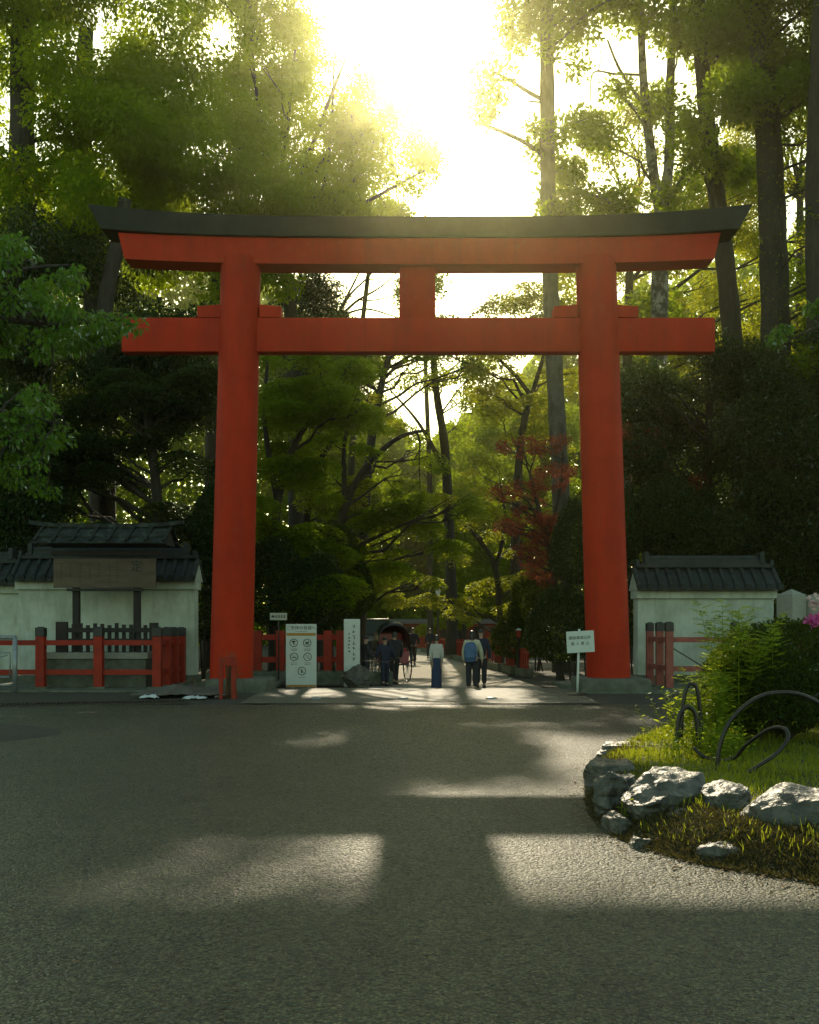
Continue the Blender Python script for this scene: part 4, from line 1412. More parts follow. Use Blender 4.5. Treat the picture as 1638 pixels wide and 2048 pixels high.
def person(loc, face, H, label, top, bottom, kind='trousers', stride=0.0, sleeve=1.0, hair='short', arms=((0.04, 0.0), (0.04, 0.0)), shoes='charcoal', cap=None, width=1.0, loose=1.0):
    """faces +y before turning by face; arms: per side (outwards, forwards) of the wrist in units of height"""
    e = empty('person', loc, label, 'person', 'people on the path', face)
    h = H
    bv, be = [], []
    def add(x, y, z, r, to=None):
        bv.append((x * h, y * h, z * h, tuple(q * h for q in r) if isinstance(r, tuple) else r * h))
        if to is not None: be.append((to, len(bv) - 1))
        return len(bv) - 1
    pel = add(0, 0, .53, (.072, .055))
    sp = add(0, 0, .62, (.062, .048), pel)
    ch = add(0, -.004, .73, (.078, .055), sp)
    nb_ = add(0, -.004, .825, (.036, .034), ch)
    nk = add(0, .004, .86, .030, nb_)
    hd = add(0, .012, .905, (.042, .050), nk)
    hd2 = add(0, .008, .95, (.044, .054), hd)
    ht = add(0, .002, .982, (.026, .034), hd2)
    nose = add(0, .072, .922, .009, hd)
    J = {}
    for s in (-1, 1):
        add(s * .043, .0, .925, .008, hd2)                         # ear
        out_, fw = arms[0 if s < 0 else 1]
        sh = add(s * .098 * width, -.004, .80, .034, ch)
        el = add(s * (.112 * width + out_ * .6), fw * .25 - .012, .635, .025, sh)
        wr = add(s * (.108 * width + out_), fw + .012, .49 + abs(fw) * .65, .016, el)
        hz = .49 + abs(fw) * .65
        pm = add(s * (.108 * width + out_), fw + .020, hz - .035 + abs(fw) * .18, (.012, .019), wr)
        for k in range(4):                                        # fingers, slightly curled
            ln = (.036, .043, .040, .030)[k]
            b = add(s * (.108 * width + out_) + .0, fw + .012 + k * .0085 - .004, hz - .058 + abs(fw) * .2, .0046, pm)
            t1 = add(s * (.105 * width + out_), fw + .016 + k * .0085 - .004, hz - .058 - ln * .6 + abs(fw) * .3, .0042, b)
            add(s * (.100 * width + out_), fw + .022 + k * .0085 - .004, hz - .058 - ln + abs(fw) * .35, .0036, t1)
        th = add(s * (.105 * width + out_), fw + .040, hz - .045, .0052, pm)
        add(s * (.103 * width + out_), fw + .048, hz - .068, .0042, th)
        J[s] = (sh, el, wr)
        st = stride * s
        hp = add(s * .052, 0, .485, (.056, .058), pel)
        kn = add(s * .054, st * .55 + .008, .275, .036, hp)
        an = add(s * .054, st - (.03 if st < 0 else 0), .045 + (.03 if st < 0 else 0), .023, kn)
        hl_ = add(s * .054, st - .012 - (.03 if st < 0 else 0), .022 + (.02 if st < 0 else 0), .020, an)
        add(s * .062, st + .075, .018, (.022, .014), an)
    body = skin_mesh(bv, be, 'body', M['skin'], e)
    # shirt or jacket
    tv, te = [], []
    def addt(i, grow, to=None, z=None):
        x, y, zz, r = bv[i]
        r = tuple(q * grow for q in r) if isinstance(r, tuple) else r * grow
        tv.append((x, y, zz if z is None else z * h, r))
        if to is not None: te.append((to, len(tv) - 1))
        return len(tv) - 1
    g = loose
    a = addt(sp, 1.20 * g)
    b = addt(pel, 1.22 * g, a, .50)
    c_ = addt(ch, 1.18 * g, a)
    addt(nb_, 1.45, c_, .835)
    for s in (-1, 1):
        sh, el, wr = J[s]
        s1 = addt(sh, 1.25 * g, c_)
        x0, y0, z0, r0 = bv[el]
        e1 = addt(el, 1.4 * g, s1)
        if sleeve > 0.6:
            addt(wr, 1.55, e1)
    skin_mesh(tv, te, 'jacket' if sleeve > 0.6 else 'shirt', M[top], e)
    if kind == 'trousers':
        lv, le = [], []
        lv.append((0, 0, .52 * h, (.078 * h, .062 * h)))
        for s in (-1, 1):
            st = stride * s
            lv.append((s * .053 * h, 0, .47 * h, (.064 * h, .066 * h))); le.append((0, len(lv) - 1))
            lv.append((s * .055 * h, (st * .55 + .008) * h, .275 * h, .050 * h)); le.append((len(lv) - 2, len(lv) - 1))
            lv.append((s * .056 * h, (st - (.03 if st < 0 else 0)) * h, (.06 + (.03 if st < 0 else 0)) * h, .040 * h)); le.append((len(lv) - 2, len(lv) - 1))
        skin_mesh(lv, le, 'trousers', M[bottom], e)
    else:
        secs = []
        for z, rx, ry in ((.585, .070, .056), (.52, .084, .070), (.40, .090, .080), (.22, .090, .084), (.05, .092, .086)):
            secs.append([((rx * math.cos(2 * PI * k / 28) * (1 + .05 * math.cos(6 * PI * k / 14) * (1 - z))) * h, (ry * math.sin(2 * PI * k / 28)) * h, z * h) for k in range(28)])
        sharp(MB().loft(secs).build('skirt', M[bottom], e), 60)
    # shoes
    for s in (-1, 1):
        st = stride * s
        z0 = .02 + (.025 if st < 0 else 0)
        MB().chbox((s * .058 * h, (st + .028 - (.02 if st < 0 else 0)) * h, z0 * h), (.052 * h, .15 * h, .04 * h), .012 * h).build('shoe', M[shoes], e)
    # hair: a shell over the skull, longer at the back when it is long
    hv, hf = [], []
    rings_, seg = 9, 20
    low = {'short': -.012, 'bob': -.055, 'long': -.10}[hair]
    for i in range(rings_ + 1):
        u = i / rings_
        for k in range(seg):
            q = 2 * PI * k / seg
            frontness = max(0, math.sin(q))
            zlow = low + frontness * (.045 - low) * 0.9
            ph = u * PI * .5
            if u < .62:
                ph = u / .62 * PI * .5
                r_ = math.sin(ph)
                z = .052 * math.cos(ph)
            else:
                r_ = 1.0 - (.05 if hair == 'short' else 0.0) * (u - .62)
                z = zlow * (u - .62) / .38
            hv.append((.051 * r_ * math.cos(q) * h, (.004 + .062 * r_ * math.sin(q)) * h, (.947 + z) * h))
    for i in range(rings_):
        for k in range(seg):
            k2 = (k + 1) % seg
            hf.append((i * seg + k, (i + 1) * seg + k, (i + 1) * seg + k2, i * seg + k2))
    hf.append(tuple(range(seg)))
    raw('hair', hv, hf, M['hair'], e, True)
    if cap:
        cb = MB()
        cb.lathe((0, .004 * h, .945 * h), [(.056 * h, 0.0), (.056 * h, .018 * h), (.046 * h, .045 * h), (.02 * h, .058 * h)], 20)
        cb.chbox((0, .075 * h, .948 * h), (.08 * h, .065 * h, .006 * h), .002 * h)
        cb.build('cap', M[cap], e, True)
    return e
def floor_at(px, Y): return (sx_at(px, Y), Y, gz(Y) + 0.0)
woman = person(floor_at(873, 27.6), 0.05, 1.54, 'person in a cream top and long blue skirt standing with back turned', 'white_top', 'blue_skirt', 'skirt', 0, 1.0, 'bob', ((.0, .03), (.0, .03)), width=0.92)
packer = person(floor_at(944, 27.4), -0.08, 1.66, 'person in a pale yellow jacket with a light blue backpack', 'cream', 'charcoal', 'trousers', 0.0, 1.0, 'long', ((.02, .02), (.05, .02)), loose=1.22, width=1.08)
mb = MB()
secs = []
for z, sx_, sy_ in ((0.80, .10, .06), (0.86, .16, .09), (1.05, .18, .12), (1.22, .17, .11), (1.32, .12, .07), (1.345, .06, .04)):
    secs.append([(sx_ * math.copysign(abs(math.cos(2 * PI * k / 24)) ** .7, math.cos(2 * PI * k / 24)), sy_ * math.copysign(abs(math.sin(2 * PI * k / 24)) ** .7, math.sin(2 * PI * k / 24)), z) for k in range(24)])
o = sharp(MB().loft(secs).build('backpack', M['pack_blue'], None), 50)
o.location = (packer.location.x - 0.06, packer.location.y - 0.225, packer.location.z)
o.rotation_euler = (R(-3), 0, -0.08)
tag(o, 'light blue backpack worn by the person in the pale yellow jacket', 'backpack')
for s in (-1, 1):
    MB().tube([(s * .09, .10, 1.30), (s * .11, .16, 1.375), (s * .11, .28, 1.36), (s * .11, .34, 1.2), (s * .12, .30, 0.98), (s * .13, .11, .88)], 0.016, 6).build('strap', M['navy'], o)
MB().chbox((0, -.105, 1.02), (.24, .06, .24), .03).build('pocket', M['pack_blue'], o)
person(floor_at(962, 28.9), 0.0, 1.70, 'person in dark navy clothes half hidden behind the backpack wearer', 'navy', 'charcoal', 'trousers', 0, 1.0, 'short', loose=1.1)
person(floor_at(826, 47.5), 0.1, 1.76, 'person in dark clothes walking away down the middle of the path', 'navy', 'charcoal', 'trousers', 0.13, 1.0, 'short', ((.05, -.06), (.05, .08)), loose=1.1, width=1.1)
person(floor_at(860, 56.0), -0.2, 1.74, 'person in a dark jacket far off beside the red railing', 'navy', 'charcoal', 'trousers', 0.06, 1.0, 'short', loose=1.1)
person(floor_at(806, 50.0), 1.2, 1.56, 'person in a salmon coat at the edge of the bright far path', 'pinkish', 'pinkish', 'trousers', 0.05, 1.0, 'bob', loose=1.25)
person(floor_at(770, 29.6), 0.3, 1.46, 'person in navy work clothes standing in front of the rickshaw', 'navy', 'navy', 'trousers', 0.05, 1.0, 'short', ((.08, .05), (.10, .06)), loose=1.45, width=1.15)
person(floor_at(731, 29.5), -1.0, 1.50, 'person in a dark cap left of the rickshaw beside the tall marker', 'charcoal', 'charcoal', 'trousers', 0, 1.0, 'short', ((.02, .12), (.02, .12)), cap='lacquer_black', loose=1.25)

person(floor_at(789, 30.5), 0.5, 1.62, 'person in a black coat before the rickshaw right of the one in navy', 'charcoal', 'charcoal', 'trousers', 0.04, 1.0, 'bob', ((.03, .06), (.03, .02)), loose=1.4, width=1.1)
# ------------------------------------------------------------------ rickshaw
rx_, ry_ = sx_at(783, 31.6), 31.6
rk = empty('rickshaw', (rx_, ry_, gz(ry_)), 'red and black hooded rickshaw standing at the left of the path', 'rickshaw', None, R(14))
for s in (-1, 1):
    mb = MB()
    ring = [(s * .52, .55 * math.cos(2 * PI * k / 32), .57 + .55 * math.sin(2 * PI * k / 32)) for k in range(33)]
    mb.tube(ring, .022, 8, cap=False)
    wl = mb.build('wheel', M['lacquer_black'], rk, True)
    mb = MB()
    for k in range(14):
        q = 2 * PI * k / 14
        mb.tube([(s * .52, .05 * math.cos(q), .57 + .05 * math.sin(q)), (s * .52, .54 * math.cos(q), .57 + .54 * math.sin(q))], .007, 5)
    mb.tube([(s * .47, 0, .57), (s * .57, 0, .57)], .055, 12)
    mb.build('spoke', M['steel'], wl)
    MB().tube([(s * .36, .15, .62), (s * .36, -.55, .60), (s * .33, -1.2, .72), (s * .30, -1.95, .80)], .024, 8).build('shaft', M['lacquer_black'], rk, True)
MB().loft([[(-.46, -.42, .62), (.46, -.42, .62), (.46, .48, .66), (-.46, .48, .66)], [(-.48, -.38, 1.0), (.48, -.38, 1.0), (.48, .55, 1.05), (-.48, .55, 1.05)]]).build('body', M['lacquer_red'], rk)
MB().chbox((0, .46, 1.28), (.92, .12, .60), .04).build('backrest', M['lacquer_red'], rk)
MB().chbox((0, .02, 1.05), (.84, .62, .12), .04).build('seat', M['lacquer_red'], rk)
secs = []
for i in range(12):
    u = i / 11
    a = R(8 + 92 * u)
    y = .56 - 1.0 * u
    zt = 1.35 + .62 * math.sin(R(20 + 110 * u)) * 1.0
    ring = []
    for k in range(15):
        q = PI * k / 14
        ring.append((.53 * math.cos(q) * -1, y, (1.0 + (zt - 1.0) * (math.sin(q) ** .5))))
    for k in range(14, -1, -1):
        q = PI * k / 14
        ring.append((.515 * math.cos(q) * -1, y, (1.0 + (zt - .02 - 1.0) * (math.sin(q) ** .5))))
    secs.append(ring)
MB().loft(secs).build('hood', M['lacquer_black'], rk, True)
MB().tube([(-.55, 0, .57), (.55, 0, .57)], .025, 8).build('axle', M['iron'], rk)

# grey stone beside the marker
o = rock(688, 742, 1330, 1378, 28.4, 0.7, 14, 'grey rounded stone at the foot of the tall white marker')
del o['group']

# ------------------------------------------------------------------ picket railings on the right of the path
def picket_run(label, a, b, n, h, m, zk=0.28):
    ax, ay = a
    e = empty('picket_railing', (ax, ay, gz(ay)), label, 'railing', 'red picket railings along the path')
    dx, dy = b[0] - ax, b[1] - ay
    L = math.hypot(dx, dy)
    mb = MB()
    mb.beam((0, 0, zk / 2), (dx, dy, zk / 2), .34, zk)
    mb.build('kerb', M['mossy_stone'], e)
    for k in range(n):
        u = (k + .5) / n
        MB().box((dx * u, dy * u, zk + (h - zk) / 2), (.07, .07, h - zk)).build('picket', m, e)
    MB().beam((0, 0, h - .14), (dx, dy, h - .14), .04, .08).build('rail', m, e)
    return e
picket_run('farthest run of red picket railing where the path bends', (1.0, 76), (2.45, 55.5), 26, 1.15, M['fence_red'])
picket_run('long red picket railing beside the person with the backpack', (2.55, 54), (3.75, 40.5), 22, 1.15, M['fence_red'])
picket_run('short red picket railing in the shade right of the path', (3.78, 39.2), (3.98, 37.6), 4, 1.0, M['fence_red'])
picket_run('nearest short red picket railing by the dark shrubs', (4.05, 36.6), (4.22, 35.2), 4, 1.0, M['fence_red'])

# ------------------------------------------------------------------ far things
bx, by = sx_at(890, 92), 92.0
b = empty('shrine_hall', (bx, by, gz(by)), 'long low red walled hall with grey roof at the end of the path', 'building')
MB().box((0, 0, 1.15), (11.0, 4.0, 2.3)).build('wall', M['red_wall'], b)
for i in range(8):
    MB().box((-5.3 + i * 1.51, -2.04, 1.15), (.22, .14, 2.3)).build('pillar', M['fence_red'], b)
for i in range(7):
    MB().box((-4.55 + i * 1.51, -2.03, 1.35), (.9, .06, 1.1)).build('lattice', M['dark_wood'], b)
mb = MB()
mb.loft([[(-5.8, -2.6, 2.18), (-5.8, 2.6, 2.18), (-5.8, 0, 2.62)], [(5.8, -2.6, 2.18), (5.8, 2.6, 2.18), (5.8, 0, 2.62)]])
mb.build('roof', M['roof_grey'], b)
vx, vy = sx_at(752, 60), 60.0
v = empty('parked_van', (vx, vy, gz(vy)), 'dark parked van behind the rickshaw with a bright windscreen', 'van')
mb = MB()
prof = [(-1.9, .45), (-1.95, 1.0), (-1.25, 1.35), (-.75, 2.3), (2.1, 2.35), (2.3, .45)]
mb.loft([[(-.85 * (1 if z < 1.4 else .86), y, z) for y, z in prof], [(-.85 * 1.0 * (1 if z < 1.4 else .86) * -1, y, z) for y, z in prof]])
vb = mb.build('body', M['car_paint'], v)
MB().loft([[(-.66, -1.265, 1.42), (.66, -1.265, 1.42), (.60, -.84, 2.2), (-.60, -.84, 2.2)], [(-.66, -1.245, 1.42), (.66, -1.245, 1.42), (.60, -.82, 2.2), (-.60, -.82, 2.2)]]).build('windscreen', M['glass'], v)
for s in (-1, 1):
    for y in (-1.2, 1.5):
        mb = MB()
        mb.tube([(s * .72, y, .34), (s * .90, y, .34)], .34, 20)
        mb.build('wheel', M['lacquer_black'], v)
    MB().chbox((s * .62, -1.97, .95), (.3, .06, .16), .02).build('headlight', M['lamp_glass'], v)
    MB().tube([(s * .80, -.95, 1.42), (s * 1.0, -1.0, 1.55)], .04, 6).build('mirror', M['lacquer_black'], v)
lx, ly = sx_at(876, 66), 66.0
l_ = empty('street_lamp', (lx, ly, gz(ly)), 'slim dark lamp post with a lantern head far along the path', 'street lamp')
zt = EYE - (1172 - HY) / F * ly + .1
MB().tube([(0, 0, 0), (0, 0, zt - .7)], [.075, .055], 10).build('post', M['iron'], l_)
MB().lathe((0, 0, zt - .7), [(.10, 0), (.20, .5), (.18, .52)], 12).build('lantern', M['lamp_glass'], l_)
MB().lathe((0, 0, zt - .18), [(.27, 0), (.12, .14), (.02, .24)], 12).build('lantern_roof', M['iron'], l_)
# red lantern stand in the shrubs
qx, qy = sx_at(1037, 36.5), 36.5
q_ = empty('lantern_stand', (qx, qy, gz(qy)), 'small red lantern box with white top on a dark post among the shrubs', 'lantern')
zc = EYE - (1268 - HY) / F * qy + .1
MB().tube([(0, 0, 0), (0, 0, zc - .12)], .05, 8).build('post', M['dark_wood'], q_)
MB().chbox((0, 0, zc), (.15, .15, .26), .015).build('lamp_box', M['fence_red'], q_)
MB().box((0, 0, zc + .17), (.22, .22, .07), top=.5).build('lamp_roof', M['white_sign'], q_)

# ------------------------------------------------------------------ trees
def in_poly(px, py, poly):
    r = np.zeros(len(px), dtype=bool)
    n = len(poly)
    for i in range(n):
        x1, y1 = poly[i]
        x2, y2 = poly[(i + 1) % n]
        c = ((y1 > py) != (y2 > py)) & (px < (x2 - x1) * (py - y1) / ((y2 - y1) if y2 != y1 else 1e-9) + x1)
        r ^= c
    return r
def area(poly):
    return 0.5 * abs(sum(poly[i][0] * poly[(i + 1) % len(poly)][1] - poly[(i + 1) % len(poly)][0] * poly[i][1] for i in range(len(poly))))
# clearings between the crowns, where the open sky stands: (outline, chance that a bough grows there, chance that a leaf does)
CLEAR = [
    ([(585, -400), (600, 0), (690, 110), (790, 195), (850, 235), (885, 300), (880, 370), (845, 420), (840, 450), (1075, 450), (1080, 330), (960, 262), (930, 185), (965, 90), (1000, 0), (1010, -400)], 0.0, 0.0),
    ([(702, 530), (800, 530), (800, 645), (700, 645), (670, 600)], 0.0, 0.05),
    ([(880, 530), (1012, 530), (985, 578), (905, 592)], 0.0, 0.06),
    ([(745, 765), (790, 738), (845, 748), (842, 790), (905, 795), (860, 832), (795, 812)], 0.30, 0.5),
    ([(890, 700), (935, 700), (925, 725), (895, 722)], 0.2, 0.2),
    ([(500, 130), (650, 90), (800, 210), (850, 300), (830, 430), (620, 430), (520, 320)], 0.75, 0.92),
    ([(1112, 80), (1290, 60), (1400, 150), (1440, 300), (1330, 410), (1112, 330)], 0.8, 0.92),
    ([(1460, 380), (1520, 380), (1640, 380), (1640, 600), (1560, 600), (1480, 620)], 0.5, 0.85),
]
SUN_GAPS = [(-3.4, 3.0, 22.6, 25.4, 0.06), (-1.0, 2.6, 20.2, 21.8, 0.10), (-0.9, 2.3, 44, 60, 0.05), (1.2, 3.6, 30, 33, 0.15), (-0.5, 2.0, 35, 38, 0.15), (0.6, 3.4, 16.2, 17.4, 0.2), (1.6, 4.2, 10.0, 14.0, 0.1)]
def project(P):
    return HX + P[:, 0] / P[:, 1] * F, HY - (P[:, 2] - EYE) / P[:, 1] * F
def open_sky(P, which, jit):
    """True where a bough or leaf may stay"""
    px, py = project(P)
    px = px + rng.normal(0, jit, len(px))
    py = py + rng.normal(0, jit, len(px))
    k = np.ones(len(px), dtype=bool)
    for poly, pb, pl_ in CLEAR:
        p = pb if which == 'bough' else pl_
        ins = in_poly(px, py, poly)
        k &= ~ins | (rng.random(len(px)) < p)
    # sun gaps: slanting openings in the canopy through which the sun reaches the ground
    gy = P[:, 1] - P[:, 2] / math.tan(R(SUN_EL)) + rng.normal(0, 0.35, len(px))
    gx_s = P[:, 0] + rng.normal(0, 0.25, len(px))
    for x0, x1, y0, y1, p in SUN_GAPS:
        ins = (gx_s > x0) & (gx_s < x1) & (gy > y0) & (gy < y1) & (P[:, 1] > y1 + 1)
        k &= ~ins | (rng.random(len(px)) < p)
    return k

def foliage(cl, L, style='tree', lai=1.2, flat=0.75):
    """cl: array of x, y, z, r for each clump of leaves; returns the leaves' faces"""
    Cs, Ds, Ns, Ls = [], [], [], []
    for x, y, z, r in cl:
        n = int(1.9 * lai * PI * r * r / (0.25 * L * L))
        if n < 3: n = 3
        d = rand_dir(n)
        rad = r * rng.random(n) ** 0.42
        fl = flat if style != 'spray' else 0.42
        P = d * rad[:, None] * np.array([1, 1, fl]) + np.array([x, y, z])
        if style == 'spray':
            P[:, 2] -= 0.30 * (rad / r) ** 2 * r
            D = norm(np.stack([d[:, 0], d[:, 1], rng.normal(-0.15, 0.25, n)], 1))
            N = norm(np.stack([rng.normal(0, .5, n), rng.normal(0, .5, n), np.ones(n)], 1))
        elif style == 'droop':
            D = norm(d * 0.6 + np.stack([rng.normal(0, .3, n), rng.normal(0, .3, n), rng.normal(-0.55, .35, n)], 1))
            N = norm(d * 0.7 + rng.normal(0, .6, (n, 3)) + np.array([0, 0, .4]))
        else:
            D = norm(d * 0.7 + rng.normal(0, 0.6, (n, 3)))
            N = norm(d * 0.5 + rng.normal(0, 0.6, (n, 3)) + np.array([0, 0, .5]))
        Cs.append(P); Ds.append(D); Ns.append(N); Ls.append(L * rng.uniform(.6, 1.25, n))
    return [np.concatenate(q) for q in (Cs, Ds, Ns, Ls)]

def limb_path(a, b, sag, seed):
    a, b = Vector(a), Vector(b)
    rs = random.Random(seed)
    L = (b - a).length
    out = []
    for k in range(6):
        u = k / 5
        p = a.lerp(b, u)
        p.z += math.sin(u * PI) * L * sag
        if 0 < k < 5:
            p += Vector((rs.gauss(0, 1), rs.gauss(0, 1), rs.gauss(0, 1))) * L * 0.035
        out.append(p)
    return out

TREES = 'trees of the shrine grove'
def tree(name, label, Y, trunks, crowns, dY, leaf, L, style='tree', bark='bark_dark', r=(0.8, 1.5), cover=2.4, lai=1.2, group=TREES, limbs=True, cat='tree', extra=None, twig_r=0.035, W_ratio=0.5, free=False, ivy=None):
    """trunks: [(pixel outline of the middle line, radius at foot, radius at top)]; crowns: pixel outlines filled with boughs"""
    s = F / Y
    b0 = trunks[0][0][0]
    base = Vector((sx_at(b0[0], Y), Y, gz(Y)))
    e = empty(name, base, label, cat, group)
    lines = []
    mb = MB()
    for pts, r0, r1 in trunks:
        P = []
        n = len(pts)
        for i, q in enumerate(pts):
            yo = q[2] if len(q) > 2 else 0.0
            P.append(Vector(W(q[0], q[1], Y + yo)))
        fine, rad = [], []
        for i in range(n - 1):
            p0, p1, p2, p3 = P[max(i - 1, 0)], P[i], P[i + 1], P[min(i + 2, n - 1)]
            for j in range(6):
                t = j / 6
                fine.append(0.5 * ((2 * p1) + (p2 - p0) * t + (2 * p0 - 5 * p1 + 4 * p2 - p3) * t * t + (3 * p1 - p0 - 3 * p2 + p3) * t ** 3))
        fine.append(P[-1])
        m_ = len(fine)
        for i in range(m_):
            u = i / (m_ - 1)
            rr = r0 + (r1 - r0) * u
            if u < 0.06 and fine[i].z < 1.0: rr *= 1.35 - 5 * u
            rad.append(rr * (1 + 0.05 * math.sin(i * 2.1)))
        mb.tube([p - base for p in fine], rad, 14)
        lines += [(p, q_) for p, q_ in zip(fine, rad)]
    # boughs
    cl = []
    for poly in crowns:
        A = area(poly) / s / s
        rm = (r[0] + r[1]) / 2
        n = max(4, int(1.35 * cover * A / (PI * rm * rm)))
        xs, ys = [q[0] for q in poly], [q[1] for q in poly]
        got = 0
        while got < n:
            px = rng.uniform(min(xs), max(xs), 4 * n)
            py = rng.uniform(min(ys), max(ys), 4 * n)
            k = in_poly(px, py, poly)
            px, py = px[k][:n - got], py[k][:n - got]
            got += len(px)
            Yc = Y + rng.uniform(-dY, dY, len(px))
            P = np.stack([(px - HX) / F * Yc, Yc, EYE - (py - HY) / F * Yc], 1)
            cl.append(np.concatenate([P, rng.uniform(r[0], r[1], (len(px), 1))], 1))
    cl = np.concatenate(cl)
    if extra is not None:
        cl = np.concatenate([cl, np.array(extra)])
    if not free:
        cl = cl[open_sky(cl, 'bough', 6.0)]
    cl = cl[cl[:, 2] > gz(Y) + 0.2]
    if limbs:
        T = np.array([tuple(p) for p, q_ in lines])
        TR = [q_ for p, q_ in lines]
        for i, (x, y, z, rr) in enumerate(cl):
            hd = np.hypot(T[:, 0] - x, T[:, 1] - y)
            cost = hd + np.abs(T[:, 2] - (z - 0.45 * hd)) * 1.0
            j = int(np.argmin(cost))
            a = Vector(T[j])
            c = Vector((x, y, z))
            Lb = (c - a).length
            if Lb < 0.5 or (twig_r > 0.015 and (i % 5 > 2 or (style == 'droop' and i % 4))): continue
            r0 = min(TR[j] * 0.5, 0.012 + Lb * 0.010 + twig_r * 0.4)
            path = limb_path(a, c, 0.06, i)
            mb.tube([p - base for p in path], [r0 * (1 - 0.8 * k / 5) + 0.004 for k in range(6)], 6, cap=False)
            for k in range(4):
                dd = Vector(tuple(rand_dir(1, 0.3)[0])) * rr * 0.8
                p2 = path[3 + k % 2]
                mb.tube([p2 - base, p2.lerp(c + dd, .55) - base, c + dd - base], [r0 * .32 + .003, r0 * .2 + .003, .003], 5, cap=False)
    tr = mb.build('trunk', M[bark], e, True)
    Cc, D, N, Ls = foliage(cl, L, style, lai)
    if ivy:
        # creeper leaves hugging the trunk
        P = []
        for p, q_ in lines:
            if ivy[0] <= p.z <= ivy[1]:
                m_ = ivy[2]
                a = rng.uniform(0, 2 * PI, m_)
                rr = q_ + np.abs(rng.normal(0.05, 0.10, m_))
                P.append(np.stack([p.x + rr * np.cos(a), p.y + rr * np.sin(a), p.z + rng.uniform(-.7, .7, m_)], 1))
        P = np.concatenate(P)
        n = len(P)
        Cc = np.concatenate([Cc, P]); D = np.concatenate([D, norm(rng.normal(0, .5, (n, 3)) + np.array([0, 0, -.6]))])
        N = np.concatenate([N, norm(rng.normal(0, .6, (n, 3)) + np.array([0, -.6, .3]))]); Ls = np.concatenate([Ls, .11 * rng.uniform(.6, 1.3, n)])
    if not free:
        k = open_sky(Cc, 'leaf', 14.0)
        Cc, D, N, Ls = Cc[k], D[k], N[k], Ls[k]
    V_, F_ = kites(Cc - np.array(base), D, N, Ls, Ls * W_ratio, 0.06)
    raw('crown', V_, F_, M[leaf], e)
    return e

# ---- left side
tree('broadleaf_tree', 'huge tree with a dark straight trunk at the top left corner', 37, [([(60, 1350), (52, 900), (46, 500), (44, 180), (48, -140)], 0.62, 0.36)],
     [[(-140, -200), (300, -200), (420, 60), (430, 300), (330, 330), (140, 240), (-140, 250)], [(-140, 280), (150, 250), (260, 420), (200, 520), (-140, 520)]], 3.2, 'lf_camphor', 0.20, 'droop', lai=0.95, cover=2.5)
tree('broadleaf_tree', 'tall tree with a thick dark trunk behind the left end of the black beam', 41, [([(205, 1350), (205, 1000), (195, 700), (175, 420), (165, 250), (172, 60)], 0.60, 0.30)],
     [[(210, 60), (480, 180), (600, 330), (600, 440), (420, 470), (230, 440), (180, 280)], [(60, 430), (180, 400), (300, 500), (180, 600), (40, 560)]], 3.5, 'lf_camphor', 0.20, 'droop', lai=0.95, cover=2.7, r=(0.9, 1.7))
tree('broadleaf_tree', 'airy tree of many fanning stems left of the open sky', 47, [([(590, 1350), (592, 1000), (585, 700), (570, 520)], 0.42, 0.26),
      ([(570, 520), (545, 380), (520, 240), (500, 60)], 0.2, 0.05), ([(572, 540), (590, 400), (640, 250), (690, 120)], 0.19, 0.05), ([(572, 520), (560, 380), (575, 250), (590, 100)], 0.17, 0.05),
      ([(575, 545), (640, 420), (710, 330), (800, 250)], 0.19, 0.04), ([(575, 545), (650, 450), (740, 400), (850, 340)], 0.16, 0.04), ([(640, 420), (655, 330), (665, 220), (668, 120)], 0.10, 0.03), ([(600, 390), (640, 330), (700, 220), (740, 180)], 0.09, 0.03)],
     [[(440, -200), (585, -200), (600, 20), (700, 120), (800, 205), (885, 300), (870, 400), (780, 430), (600, 430), (480, 260)]], 3.4, 'lf_camphor', 0.20, 'tree', 'bark_dark', cover=2.4, r=(0.6, 1.3), lai=0.95)
tree('broadleaf_tree', 'rounded bright green crown just above the left part of the black beam', 44, [([(420, 1350), (425, 900), (430, 620), (440, 470)], 0.4, 0.2)],
     [[(250, 420), (330, 350), (450, 310), (560, 350), (600, 440), (600, 560), (480, 600), (300, 560)], [(470, 340), (740, 325), (750, 440), (480, 440)]], 2.8, 'lf_camphor', 0.19, 'droop', lai=0.95, cover=2.8, r=(0.8, 1.5))
tree('broadleaf_tree', 'dark tree with a leaning trunk under the left end of the beams', 34, [([(222, 1360), (212, 1000), (205, 760), (212, 600), (236, 480), (250, 400)], 0.34, 0.22)],
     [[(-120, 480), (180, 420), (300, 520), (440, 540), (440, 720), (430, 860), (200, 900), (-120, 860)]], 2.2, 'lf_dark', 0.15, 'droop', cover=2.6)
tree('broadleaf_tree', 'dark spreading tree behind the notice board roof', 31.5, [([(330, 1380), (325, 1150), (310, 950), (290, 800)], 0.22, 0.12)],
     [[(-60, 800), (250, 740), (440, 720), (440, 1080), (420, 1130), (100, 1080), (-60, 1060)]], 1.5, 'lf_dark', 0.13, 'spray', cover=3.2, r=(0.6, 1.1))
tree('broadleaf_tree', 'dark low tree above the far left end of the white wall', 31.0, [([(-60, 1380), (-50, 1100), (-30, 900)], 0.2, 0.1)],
     [[(-300, 800), (60, 880), (160, 1000), (130, 1120), (-300, 1150)]], 1.4, 'lf_dark', 0.13, 'droop', cover=3.2, r=(0.6, 1.1))
